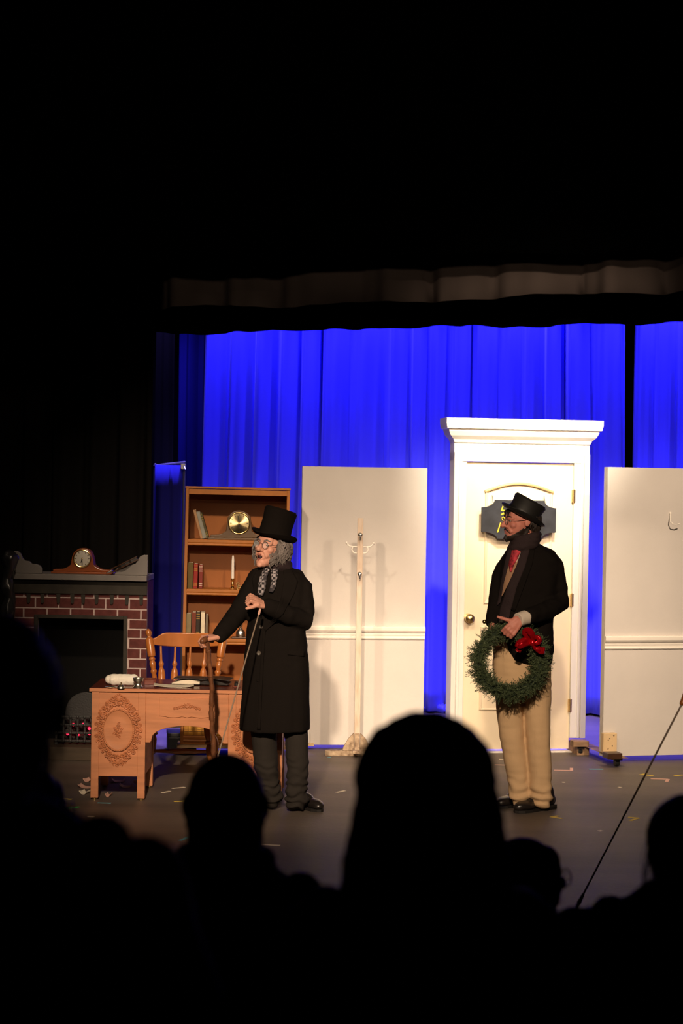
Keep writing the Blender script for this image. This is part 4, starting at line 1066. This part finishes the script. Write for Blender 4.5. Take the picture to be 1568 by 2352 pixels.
# covered trunk and limbs, then the bare hands
body.tube([J(636, 1315, .03), J(634, 1400, .02), J(632, 1480, .02), J(632, 1560, .02)], [.085, .105, .10, .10], 16, flat=.75, ref=(0,1,0))
body.tube([J(590, 1325, .02), J(552, 1398, -.02), J(500, 1463, -.20)], [.042, .038, .026], 12)
body.tube([J(680, 1325, .02), J(700, 1422, -.03), J(606, 1390, -.21)], [.042, .038, .026], 12)
body.tube([J(602, 1560, .02), J(606, 1690, .03), J(618, 1822, .06)], [.062, .052, .042], 12); body.tube([J(664, 1560, .02), J(678, 1690, .0), J(680, 1830, .0)], [.062, .052, .042], 12)
hand(body, J(500, 1462, -.20), (-.9, -.28, -.12), (-.25, .1, -1), 1, (48, 62, 48), 1.0, (.75, .2, .55))
hand(body, J(604, 1388, -.215), (-.80, -.35, .42), (-.35, .45, -.85), -1, (78, 88, 55), 1.02, (.7, .3, .6))
bo_ = organic('body', body, M['skin'], om, .0036, 3)
hd.parts(bo_, .016, brow='greyhair'); hd.glasses(om, .020)
mb = MB(); hd.e(mb, (0,.03,.035), (.083,.090,.068)); hd.e(mb, (.052,.045,-.015), (.040,.062,.085)); hd.e(mb, (-.052,.05,-.015), (.040,.06,.085)); hd.e(mb, (0,.075,-.03), (.06,.04,.085))
wig = organic('wig', mb, M['greyhair'], om, .006, 3, lambda c: .008*noise.noise(c*34) + .005*noise.noise(c*80))
def fr(x, y, z): return y < -.045 or (x < 0 and y < -.02)
hd.locks(wig, 420, .075, .0060, 'greyhair', -.045, .055, 4, 1.0, 42, .024, 'wig_curls', .024, fr, 1.10)
top_hat(om, J(628, 1236, -.02), hd.M @ Vector((0, .03, 1)) + Vector((.06, 0, 0)), .092, .172, .128, 'felt', False, .0, .018, hd.M @ Vector((0,1,0)))
# long overcoat
coat = MB()
srow(coat, [(1294, 606, 660, .062, .03), (1304, 594, 676, .085, .03), (1316, 580, 696, .105, .025), (1335, 570, 708, .118, .02), (1375, 572, 706, .13, .015), (1420, 570, 702, .13, .01), (1460, 564, 704, .128, .01),
            (1520, 560, 708, .135, .01), (1580, 556, 710, .145, .01), (1630, 553, 711, .152, .01), (1676, 551, 710, .158, .01)], D0)
coat.tube([J(594, 1326, .01), J(566, 1378, -.005), J(548, 1408, -.03), J(520, 1442, -.13), J(503, 1460, -.19)], [.062, .062, .060, .050, .044], 16)
coat.tube([J(676, 1326, .02), J(694, 1350, .01), J(700, 1400, -.02), J(700, 1426, -.05), J(660, 1412, -.14), J(616, 1393, -.20)], [.055, .064, .060, .060, .053, .046], 16)
def cw(c):
    z = c.z; return .006*noise.noise(Vector((c.x*9, c.y*9, z*5))) + .006*noise.noise(Vector((c.x*16, c.y*16, z*2.0+7)))*(1 if z < .9 else .4) + .004*noise.noise(Vector((c.x*22, c.y*22, z*26)))*(1 if z > .85 else .2)
co = organic('overcoat', coat, M['wool'], om, .008, 5, cw)
tr = bvh(co)
drape('lapel', [(650,1304),(652,1330),(646,1370),(628,1420),(606,1446)], [(668,1306),(684,1335),(676,1362),(650,1410),(610,1450)], tr, .006, M['wool'], co, 8, 24, .005)
drape('lapel', [(588,1312),(578,1330),(582,1352),(590,1400)], [(604,1306),(600,1330),(598,1360),(600,1420)], tr, .006, M['wool'], co, 6, 18, .005)
drape('front_edge', [(604,1446),(598,1520),(594,1600),(590,1676)], [(610,1446),(605,1520),(601,1600),(598,1676)], tr, .004, M['wool'], co, 3, 30, .008)
drape('pocket_flap', [(662,1492),(660,1504)], [(700,1496),(698,1508)], tr, .004, M['wool'], co, 8, 4, .006)
def button(px, py, r, tree, parent, mt='horn'):
    h = tree.ray_cast(CAM, ray(px, py).normalized()); c = h[0] if h[0] is not None else W(px, py, D0-.15)
    b = MB().lathe([(0,-.002),(r,-.002),(r,.004),(r*.8,.006),(r*.6,.0045),(0,.0045)], c, rotM('X', 90), 14); obj('button', b, M[mt], parent, smooth=True, world=True)
button(594, 1500, .013, tr, co); button(599, 1440, .011, tr, co); button(592, 1562, .010, tr, co, 'wool')
# scarf: wrapped round the neck and two hanging checked ends
sc = MB()
c0 = J(634, 1303, .01)
for k, (rz, rr) in enumerate(((0, .030), (.026, .026))):
    sc.torus(c0 + Vector((0, 0, rz)), .068, rr, rotM('Y', 10) @ rotM('X', 90-12), 28, 10, 1.0, .95)
so = organic('scarf', sc, M['scarfd'], om, .006, 3, lambda c: .006*noise.noise(Vector((c.x*20, c.y*20, c.z*45))))
drape('scarf_end', [(606,1306),(597,1326),(593,1346),(592,1366)], [(620,1306),(612,1328),(610,1350),(604,1368)], tr, .018, M['plaid'], so, 8, 20, .008, bulge=.008)
drape('scarf_end', [(622,1308),(624,1328),(622,1346),(618,1360)], [(640,1306),(636,1328),(633,1346),(626,1360)], tr, .018, M['plaid'], so, 8, 20, .008, bulge=.008)
# trousers
tw = MB()
srow(tw, [(1560, 582, 690, .10, .02), (1640, 576, 696, .105, .02)], D0)
tw.tube([J(604, 1640, .02), J(606, 1700, .02), J(611, 1760, .03), J(618, 1800, .045), J(622, 1832, .055)], [.080, .074, .068, .064, .066], 18)
tw.tube([J(674, 1640, .02), J(681, 1700, .0), J(683, 1760, .0), J(682, 1800, .0), J(680, 1840, .0)], [.074, .068, .062, .062, .066], 18)
def twr(c):
    lo = max(0, min(1, (.36-c.z)/.25)); return .010*lo*math.sin(c.z*120 + 5*noise.noise(c*14)) * .6 + .009*lo*noise.noise(Vector((c.x*14, c.y*14, c.z*38))) + .006*noise.noise(Vector((c.x*12, c.y*12, c.z*9)))
organic('trousers', tw, M['trousg'], om, .007, 4, twr)
f_ = FL(672, 1846); shoe(om, (f_.x, f_.y, 0), FL(737, 1866)+Vector((.0,0,0)))
f_ = FL(628, 1838); shoe(om, (f_.x, f_.y, 0), (f_.x-.10, f_.y-.25, 0))
# cane: crooked polished stick held under the hand
cane = thing('walking_cane', 'knotted reddish-brown walking cane held in front of the desk', 'cane', (0,0,0))
pts = []; rs = []
way = [(474,1474,-.235),(478,1492,-.23),(480,1520,-.22),(484,1552,-.215),(487,1585,-.21),(485,1620,-.205),(486,1655,-.20),(489,1690,-.195),(491,1735,-.19),(493,1790,-.185),(495,1846,-.18)]
end = FL(495, 1868); dend = end.y - D0
n = 60
for i in range(n+1):
    t = i/n*(len(way)-1); k = min(int(t), len(way)-2); u = t-k; u = u*u*(3-2*u); a, b = way[k], way[k+1]
    dy = -.235 + (dend+.235)*i/n
    px, py = a[0]*(1-u)+b[0]*u, a[1]*(1-u)+b[1]*u
    if i > n*.8: py = py + (1866-1846)*(i/n-.8)/.2
    pts.append(J(px + .6*math.sin(i*.9), py, dy)); rs.append(.0140 + .0014*math.sin(i*1.15) + .0012*math.sin(i*2.9))
cane.location = (pts[-1].x, pts[-1].y, 0)
obj('shaft', MB().tube(pts, rs, 12), M['cane'], cane, smooth=True, world=True)
h0 = pts[0]
obj('handle', MB().tube([h0+Vector((-.022,-.03,.006)), h0+Vector((-.006,-.012,.014)), h0+Vector((.012,.012,.014)), h0+Vector((.03,.04,.004))], [.015,.018,.018,.014], 12), M['cane'], cane, smooth=True, world=True)
pe = pts[-1]; obj('ferrule', MB().lathe([(0,0),(.012,0),(.013,.03),(0,.03)], (pe.x, pe.y, 0), n=12), M['rubber'], cane, smooth=True, world=True)

# ------------------------------------------------------------------ the man with the wreath
D0 = 10.65
base = Vector((W(1215, 1109, D0).x, D0, 0))
wm = thing('person', 'bearded person in a short top hat, black coat and khaki trousers holding a wreath', 'person', base)
body = MB()
hd = Head(J(1196, 1199, 0), -74, 2, 3, .98); hd.build(body, 1.1, 0)
body.tube([J(1218, 1285, .03), J(1212, 1370, .02), J(1205, 1450, .02), J(1202, 1540, .02)], [.085, .105, .098, .10], 16, flat=.75, ref=(0,1,0))
body.tube([J(1262, 1290, .02), J(1282, 1382, .02), J(1196, 1424, -.30)], [.042, .038, .027], 12)
body.tube([J(1165, 1290, .06), J(1142, 1365, .05), J(1130, 1432, -.06)], [.042, .036, .026], 12)
body.tube([J(1170, 1560, .02), J(1176, 1700, .02), J(1192, 1830, .03)], [.06, .05, .042], 12); body.tube([J(1230, 1560, .02), J(1236, 1700, .0), J(1240, 1832, .0)], [.06, .05, .042], 12)
hand(body, J(1192, 1425, -.315), (-.66, -.12, -.74), (-.1, .95, -.2), 1, (38, 55, 45), 1.0, (.40, .85, -.05), 1.12, 3)
hand(body, J(1129, 1436, -.07), (-.05, -.3, -.95), (.9, .2, 0), 1, (30, 40, 35), .95)
bo_ = organic('body', body, M['skin2'], wm, .0036, 3)
hd.parts(bo_, 0); hd.glasses(wm, .019)
# trimmed beard lying close on the jaw, moustache
mb = MB(); tmp = MB(); NB = 56
def bp(u, v):
    ph = math.pi*v; return Vector((.0535*math.sin(ph)*math.cos(u), -.033 + .0590*math.sin(ph)*math.sin(u), -.074 - .0440*math.cos(ph)))
gr = [[bp(2*math.pi*i/NB, .02+.96*j_/40) for i in range(NB)] for j_ in range(41)]
idx = {}; ftree = bvh(bo_); fc_ = Vector((0,-.03,-.07))
def onface(p_):
    o_ = hd.p(*fc_); d_ = (hd.p(*p_) - o_).normalized(); h_ = ftree.ray_cast(o_ + d_*.16, -d_)
    q_ = h_[0] if h_[0] is not None else hd.p(*p_)
    if (q_ - o_).length > .10: q_ = hd.p(*p_)
    return q_ + d_*(.0022 + .0012*noise.noise(p_*160))
def keep(p):
    if p.z > -.042 - .55*max(0, -(p.y+.012)): return False
    if abs(p.x) < .021 and p.z > -.083 and p.y < -.06: return False
    return p.y < .012
for j_ in range(40):
    for i in range(NB):
        q4 = [gr[j_][i], gr[j_][(i+1) % NB], gr[j_+1][(i+1) % NB], gr[j_+1][i]]
        if all(keep(q_) for q_ in q4):
            f4 = []
            for a_, b_ in ((j_,i),(j_,(i+1)%NB),(j_+1,(i+1)%NB),(j_+1,i)):
                if (a_, b_) not in idx: idx[(a_, b_)] = len(mb.v); mb.v.append(onface(gr[a_][b_]))
                f4.append(idx[(a_, b_)])
            mb.f.append(tuple(f4))
bd_ = obj('beard', mb, M['darkhair'], wm, smooth=True, world=True, solid=.002)
mb = MB()
for q in (-1, 1): hd.t(mb, [(q*.003,-.100,-.044),(q*.015,-.095,-.049),(q*.025,-.082,-.060),(q*.028,-.074,-.072)], [.004,.0055,.0045,.003], 8)
hd.t(mb, [(0,-.092,-.086),(0,-.094,-.098),(0,-.086,-.112)], [.010,.015,.010], 10)
obj('moustache', mb, M['darkhair'], bd_, smooth=True, world=True)
mb = MB(); hd.e(mb, (0,.035,.03), (.081,.084,.084)); hd.e(mb, (0,.075,-.03), (.058,.035,.065)); hd.e(mb, (.06,.03,.035), (.022,.05,.035)); hd.e(mb, (-.06,.03,.035), (.022,.05,.035))
hr = organic('hair', mb, M['darkhair'], wm, .005, 2, lambda c: .004*noise.noise(c*60))
hd.locks(hr, 130, .05, .004, 'darkhair', -.02, .06, 14, 1.0, 100, .012, 'hair_locks', .008)
mb = MB()
for k in range(12): x = -.045+.008*k; hd.t(mb, [(x,-.072+.3*abs(x),.075),(x*1.05,-.099+.25*abs(x),.062),(x*1.1+.004*math.sin(k*3),-.100+.25*abs(x),.038+.008*math.sin(k*2))], [.004,.0035,.001], 5)
obj('fringe', mb, M['darkhair'], hr, smooth=True, world=True)
top_hat(wm, J(1199, 1186, 0), Vector((.53, -.03, 1.0)), .090, .110, .128, 'felt2', True, .02, .012, hd.M @ Vector((0,1,0)))
# coat
coat = MB()
srow(coat, [(1246, 1184, 1236, .060, .03), (1256, 1170, 1252, .085, .03), (1268, 1158, 1274, .105, .03), (1284, 1152, 1286, .118, .03), (1315, 1148, 1284, .13, .02), (1360, 1143, 1278, .132, .02), (1405, 1138, 1272, .13, .02),
            (1440, 1142, 1271, .138, .01), (1466, 1154, 1271, .142, .0), (1495, 1159, 1270, .142, .0), (1514, 1168, 1268, .132, .01), (1524, 1186, 1267, .11, .03)], D0)
coat.tube([J(1258, 1281, .02), J(1270, 1298, .02), J(1282, 1350, .02), J(1286, 1384, .01), J(1256, 1402, -.13), J(1212, 1417, -.265)], [.054, .060, .056, .058, .054, .047], 16)
coat.tube([J(1168, 1288, .05), J(1152, 1320, .05), J(1142, 1362, .05), J(1136, 1400, .0), J(1131, 1428, -.05)], [.052, .055, .050, .045, .042], 16)
def cw2(c): return .006*noise.noise(Vector((c.x*11, c.y*11, c.z*7))) + .0055*noise.noise(Vector((c.x*20, c.y*20, c.z*24)))
co = organic('coat', coat, M['wool2'], wm, .008, 5, cw2)
tr = bvh(co)
vst = drape('vest', [(1172,1268),(1166,1300),(1156,1335),(1150,1366)], [(1196,1268),(1186,1300),(1170,1335),(1152,1370)], tr, .010, M['vest'], wm, 8, 20, .008)
drape('shirt_edge', [(1192,1262),(1188,1278),(1184,1290)], [(1200,1262),(1192,1280),(1186,1292)], tr, .012, M['shirt'], vst, 4, 10, .006)
drape('cravat', [(1177,1260),(1172,1280),(1168,1296),(1172,1312)], [(1197,1260),(1190,1280),(1180,1296),(1173,1314)], tr, .016, M['paisley'], wm, 10, 20, .008, bulge=.012)
drape('lapel', [(1210,1262),(1200,1300),(1186,1345),(1172,1400)], [(1228,1262),(1222,1296),(1204,1345),(1182,1404)], tr, .014, M['wool2'], co, 8, 24, .006)
# scarf round the neck, hanging ends
sc = MB(); c0 = J(1203, 1250, .0)
for rz, rr in ((-.012, .028), (.016, .027), (.040, .022)): sc.torus(c0 + Vector((.010*rz/.03, 0, rz)), .070, rr, rotM('Y', -14) @ rotM('X', 90), 28, 10, 1.0, 1.0)
so = organic('scarf', sc, M['scarfd'], wm, .006, 3, lambda c: .006*noise.noise(Vector((c.x*20, c.y*20, c.z*45))))
drape('scarf_end', [(1198,1262),(1186,1300),(1166,1345),(1148,1400),(1146,1430)], [(1216,1262),(1206,1300),(1186,1350),(1172,1405),(1166,1434)], tr, .016, M['scarfd'], so, 8, 30, .008, bulge=.006)
drape('scarf_end', [(1166,1262),(1158,1300),(1150,1340),(1142,1390)], [(1178,1262),(1168,1298),(1158,1335),(1149,1384)], tr, .014, M['scarfd'], so, 6, 26, .008, bulge=.004)
# white cuff
cf = MB(); a, b = J(1214, 1416, -.26), J(1189, 1424, -.31); cf.tube([a, a.lerp(b, .5), b], [.044, .041, .040], 20, rnd=False)
obj('shirt_cuff', cf, M['shirt'], wm, smooth=True, world=True, bevel=.003)
# trousers
tw = MB()
srow(tw, [(1440, 1140, 1262, .10, .03), (1470, 1132, 1263, .11, .03), (1530, 1131, 1265, .115, .03), (1575, 1134, 1265, .11, .03)], D0)
tw.tube([J(1166, 1560, .03), J(1167, 1600, .03), J(1176, 1700, .03), J(1190, 1780, .035), J(1194, 1830, .03)], [.080, .078, .073, .067, .063], 20)
tw.tube([J(1232, 1560, .03), J(1233, 1600, .03), J(1236, 1700, .0), J(1241, 1780, .0), J(1243, 1836, .0)], [.080, .080, .071, .067, .064], 20)
def twr2(c):
    lo = max(0, min(1, (.24-c.z)/.18)); return .006*lo*math.sin(c.z*95 + 7*c.x + 4*noise.noise(c*10)) + .008*lo*noise.noise(Vector((c.x*14, c.y*14, c.z*30))) + .0045*noise.noise(Vector((c.x*17, c.y*17, c.z*9))) + .0025*noise.noise(Vector((c.x*10, c.y*10, c.z*34)))
ko = organic('trousers', tw, M['khaki'], wm, .007, 4, twr2)
shoe(wm, FL(1215, 1843), FL(1143, 1858), 1.0); shoe(wm, FL(1272, 1856), FL(1182, 1868), 1.0)

# ------------------------------------------------------------------ wreath with red bow
DW = D0 - .245
wc = W(1170, 1520, DW)
wr_ = thing('wreath', 'green fir wreath with a red foil bow held by the bearded person', 'wreath', (wc.x, wc.y, wc.z))
ro, rt = .178, .050
obj('core', MB().torus((0,0,0), ro, .026, None, 40, 8), M['wcore'], wr_, smooth=True)
rnd = random.Random(5); mb = MB()
for i in range(1700):
    a = rnd.uniform(0, 2*math.pi); b = rnd.uniform(0, 2*math.pi)
    rad = Vector((math.cos(a), 0, math.sin(a))); tan = Vector((-math.sin(a), 0, math.cos(a))); nr = rad*math.cos(b) + Vector((0,-1,0))*math.sin(b)
    rr = rnd.uniform(.012, .030); o_ = rad*ro + nr*rr
    d = (nr*rnd.uniform(.5, 1.0) + tan*rnd.uniform(-1.2, .5) + rad*rnd.uniform(-.2, .2)).normalized(); L_ = rnd.uniform(.028, .058)
    u = d.cross(Vector((.3,.7,.2))).normalized(); v = d.cross(u)
    for k in range(16):
        t = k/15; p = o_ + d*L_*t; g_ = 2.4*k; side = (u*math.cos(g_) + v*math.sin(g_)); q_ = p + (d*.75 + side*.75)*.018*(1-.35*t); w_ = d.cross(side)*.0019
        n_ = len(mb.v); mb.v += [p - w_, p + w_, q_]; mb.f.append((n_, n_+1, n_+2))
me = bpy.data.meshes.new('foliage'); me.from_pydata([tuple(v) for v in mb.v], [], mb.f); me.materials.append(M['needle'])
fo = bpy.data.objects.new('foliage', me); COL.objects.link(fo); fo.parent = wr_; fo['kind'] = 'stuff'
# bow
bw = W(1222, 1476, DW-.07) - wc
def ribbon(pts, widths, nrm=(0,-1,0), th=.002):
    mb = MB(); vs_ = []; n_ = len(pts)
    for i, (p, w_) in enumerate(zip(pts, widths)):
        a = Vector(pts[max(i-1,0)]); b = Vector(pts[min(i+1,n_-1)]); t = (b-a).normalized(); s_ = t.cross(Vector(nrm)).normalized()
        for k in range(5):
            q_ = (k-2)/2; vs_.append(Vector(p) + s_*w_*.5*q_ + Vector(nrm)*(.003*math.cos(q_*2.6) + .0035*math.sin(i*1.3+k*1.7) + .002*math.sin(i*2.9+k*.8)))
    return mb.add(vs_, [(i*5+k, i*5+k+1, (i+1)*5+k+1, (i+1)*5+k) for i in range(n_-1) for k in range(4)])
def bpos(px, py, dy): return W(px, py, DW-.07+dy) - wc
B = [([(1221,1474,0),(1212,1464,-.02),(1206,1452,-.03),(1214,1449,-.045),(1222,1458,-.045),(1224,1474,-.01)], [.02,.034,.040,.040,.034,.016], 'loop'),
     ([(1222,1472,0),(1208,1470,-.02),(1194,1476,-.03),(1190,1484,-.04),(1200,1482,-.045),(1220,1478,-.01)], [.02,.032,.038,.038,.032,.016], 'loop'),
     ([(1222,1472,0),(1230,1464,-.02),(1236,1466,-.03),(1238,1474,-.04),(1230,1478,-.04),(1222,1478,-.01)], [.018,.026,.030,.030,.026,.016], 'loop'),
     ([(1222,1478,-.005),(1230,1486,-.02),(1240,1494,-.02),(1251,1495,-.015)], [.025,.036,.04,.042], 'tail'),
     ([(1220,1478,-.005),(1205,1480,-.02),(1192,1492,-.02),(1188,1497,-.01)], [.025,.03,.034,.034], 'tail')]
bow = obj('bow', MB().ell(bw + Vector((0,-.012,0)), (.018,.016,.02), nu=12, nv=8), M['foil'], wr_, smooth=True)
for pts, wd_, nm in B:
    # resample smoothly
    P3 = [bpos(*q) for q in pts]; n_ = 14; out = []; ws = []
    for i in range(n_+1):
        t = i/n_*(len(P3)-1); k = min(int(t), len(P3)-2); u = t-k; p0 = P3[max(k-1,0)]; p1 = P3[k]; p2 = P3[k+1]; p3 = P3[min(k+2,len(P3)-1)]
        out.append(.5*((2*p1) + (p2-p0)*u + (2*p0-5*p1+4*p2-p3)*u*u + (3*p1-p0-3*p2+p3)*u**3)); ws.append(wd_[k]*(1-u)+wd_[k+1]*u)
    obj('ribbon_'+nm, ribbon(out, ws), M['foil'], bow, smooth=True, solid=.0015)
q_ = W(1112, 1428, DW-.03) - wc; obj('bauble', MB().ell(q_, (.012,.012,.012), nu=14, nv=10), M['brass'], wr_, smooth=True)

# ------------------------------------------------------------------ thin rods on the stage
a = FL(1322, 2093); b = W(1566, 1616, 8.45)
rod = thing('slanted_rod', 'long thin metal rod with a white tip slanting to the right edge of the photo', 'rod', (a.x, a.y, 0))
dv = (b-a).normalized(); a2 = a + Vector((0,0,.012))
obj('shaft', MB().tube([a2 + dv*.03, b], .0045, 8), M['rod'], rod, smooth=True, world=True)
obj('tip', MB().tube([a2, a2 + dv*.03], .008, 10), M['pwht'], rod, smooth=True, world=True)
obj('clip', MB().tube([a2 + dv*.03, a2 + dv*.07], [.010, .007], 10), M['rubber'], rod, smooth=True, world=True)
obj('handle', MB().tube([b, b + dv*.05, b + dv*.10 + Vector((.03,0,0))], [.012, .02, .016], 10), M['maple'], rod, smooth=True, world=True)
a = FL(440, 1950); b = W(596, 1404, 10.2)
rod = thing('slanted_rod', 'thin metal rod slanting past the front of the long black overcoat', 'rod', (a.x, a.y, 0))
dv = (b-a).normalized(); a2 = a + Vector((0,0,.008))
obj('shaft', MB().tube([a2, b], .0040, 8), M['rod'], rod, smooth=True, world=True)
obj('collar', MB().tube([b - dv*.02, b + dv*.012], .007, 8), M['ppnk'], rod, smooth=True, world=True)

# ================================================================== AUDIENCE
def seat(label, x, y, z):
    t = thing('theatre_seat', label, 'seat', (x, y, z), 0, 'house seats')
    obj('cushion', MB().box(-.24, .24, -.20, .26, .36, .45), M['seat'], t, bevel=.03)
    obj('backrest', MB().prism([(-.24, .40), (.24, .40), (.24, .78), (.20, .84), (-.20, .84), (-.24, .78)], -.30, -.215), M['seat'], t, bevel=.02)
    for sx_ in (-1, 1):
        obj('arm', MB().box(sx_*.275-.03, sx_*.275+.03, -.25, .2, .58, .62), M['black'], t, bevel=.01); obj('side_frame', MB().box(sx_*.275-.02, sx_*.275+.02, -.24, .1, 0, .58), M['black'], t, bevel=.006)
    return t
def spectator(label, seatlabel, px, pyt, D, floor, yaw, hairkind, sw=.21, spx=None, glasses=False, roll=0, k=1.0, bulk=1.0, collar=False, seed=1, nk=.20, hw=1.0, neck=0):
    """seated, seen from behind; pyt: picture row of the top of the head"""
    top = W(px, pyt, D); x = top.x; hz = top.z - .106*k
    seat(seatlabel, x, D, floor)
    t = thing('person', label, 'person', (x, D, floor), 0, 'audience')
    hd = Head((x, D, hz), 180+yaw, 0, roll, k)
    b = MB(); hd.build(b)
    sz = hz - nk*k; hip = floor + .53
    b.tube([(x, D-.02, hip), (x, D-.03, (hip+sz)/2), (x, D-.0, sz)], [.12, .12, .11], 16, flat=.75, ref=(0,1,0))
    for q in (-1, 1):
        b.tube([(x+q*.15, D, sz+.02), (x+q*.21, D+.02, sz-.24), (x+q*.16, D+.26, floor+.66)], [.045,.04,.03], 10)
        hand(b, (x+q*.16, D+.27, floor+.65), (-q*.3, .9, -.1), (0, 0, -1), q, (20, 30, 20))
        b.tube([(x+q*.09, D, hip), (x+q*.11, D+.40, hip+.02), (x+q*.11, D+.42, floor+.10)], [.08,.06,.045], 12)
        b.tube([(x+q*.11, D+.40, floor+.045), (x+q*.12, D+.56, floor+.035)], [.042,.034], 10)
    if neck: b.tube([hd.p(0,.02,-.035), hd.p(0,.04,-.19)], neck, 16)
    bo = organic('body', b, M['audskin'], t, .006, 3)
    j = MB(); s0 = sw*bulk
    rows = [(sz+.085, .075, .075), (sz+.055, .12, .09), (sz+.02, s0*.86, .10), (sz-.04, s0, .115), (sz-.14, s0*.98, .13), (sz-.30, s0*.88, .135), (hip-.04, s0*.9, .14)]
    j.loft([[Vector((x + rx*math.cos(2*math.pi*i/26), D + .0 + ry*math.sin(2*math.pi*i/26), z)) for i in range(26)] for z, rx, ry in rows])
    for q in (-1, 1): j.tube([(x+q*(s0-.05), D, sz-.02), (x+q*(s0+.02), D+.03, sz-.25), (x+q*.17, D+.24, floor+.67)], [.062,.062,.046], 14)
    if collar: j.torus((x, D, sz+.085), .078, .024, rotM('X', 90), 24, 8)
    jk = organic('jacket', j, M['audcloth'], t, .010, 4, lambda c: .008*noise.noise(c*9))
    lg = MB()
    for q in (-1, 1): lg.tube([(x+q*.09, D+.02, hip), (x+q*.11, D+.40, hip+.02), (x+q*.11, D+.42, floor+.10)], [.095,.078,.062], 12)
    organic('trousers', lg, M['audcloth'], t, .010, 3)
    mb = MB()
    if hairkind == 'long':
        hd.e(mb, (0,.02,.018), (.106,.112,.100)); hd.t(mb, [(-.055,.05,-.02),(-.068,.06,-.13),(-.085,.08,-.30)], [.055,.060,.055]); hd.t(mb, [(.055,.05,-.02),(.068,.06,-.13),(.085,.08,-.30)], [.055,.060,.055]); hd.t(mb, [(0,.075,0),(0,.105,-.16),(0,.115,-.34)], [.07,.08,.07])
    elif hairkind == 'full':
        hd.e(mb, (0,.018,.03), (.090,.106,.092)); hd.e(mb, (0,.06,-.03), (.078,.055,.07))
    elif hairkind == 'thin':
        hd.e(mb, (0,.05,-.015), (.081,.062,.050)); hd.t(mb, [(0,.05,-.05),(0,.06,-.13)], [.062,.066])
    elif hairkind == 'tied':
        hd.e(mb, (0,.018,.03), (.084,.106,.092)); hd.e(mb, (0,.075,-.03), (.06,.05,.06)); hd.t(mb, [(0,.110,-.02),(.005,.125,-.08),(.01,.11,-.20)], [.03,.030,.012])
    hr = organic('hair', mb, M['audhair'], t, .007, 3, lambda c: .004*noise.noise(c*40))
    if hairkind in ('long', 'tied'): hd.locks(hr, 90, .15 if hairkind == 'tied' else .3, .0010, 'audhair', -.02, .08, seed, 1.0, 95 if hairkind == 'tied' else 40, .014, 'stray_hairs', .014, None, 1.10)
    if hairkind == 'full': hd.locks(hr, 90, .05, .003, 'audhair', -.06, .06, seed, 1.0, 60, .01, 'hair_locks', .01, None, 1.02)
    if glasses: hd.glasses(t, .022)
    return t
spectator('silhouetted person with thick dark hair at the left edge of the photo', 'dark house seat at the left edge under the thick-haired person', -32, 1432, 2.35, .30, 4, 'full', .25, k=1.12, seed=2, nk=.165)
spectator('silhouetted person with round spectacles showing past the left edge head', 'dark house seat under the person with round spectacles at left', 62, 1768, 4.4, -.20, -62, 'full', .23, glasses=True, seed=3)
spectator('silhouetted balding person with a fleecy collar before the desk', 'dark house seat under the balding person before the desk', 520, 1731, 3.6, .06, 3, 'thin', .215, collar=True, seed=4, nk=.185, neck=.076)
spectator('silhouetted person with long hair at the centre of the audience', 'dark house seat under the long-haired person at the centre', 977, 1648, 2.85, .30, 3, 'long', .22, k=1.06, seed=5, hw=1.12)
spectator('silhouetted bald person with spectacles right of the long-haired person', 'dark house seat under the bald spectacled person', 1208, 1924, 4.55, -.20, -62, 'thin', .2, glasses=True, k=.98, seed=6)
spectator('silhouetted person with wispy tied hair at the right edge of the photo', 'dark house seat under the wispy-haired person at right', 1575, 1840, 3.75, .06, 8, 'tied', .27, seed=7, nk=.15)
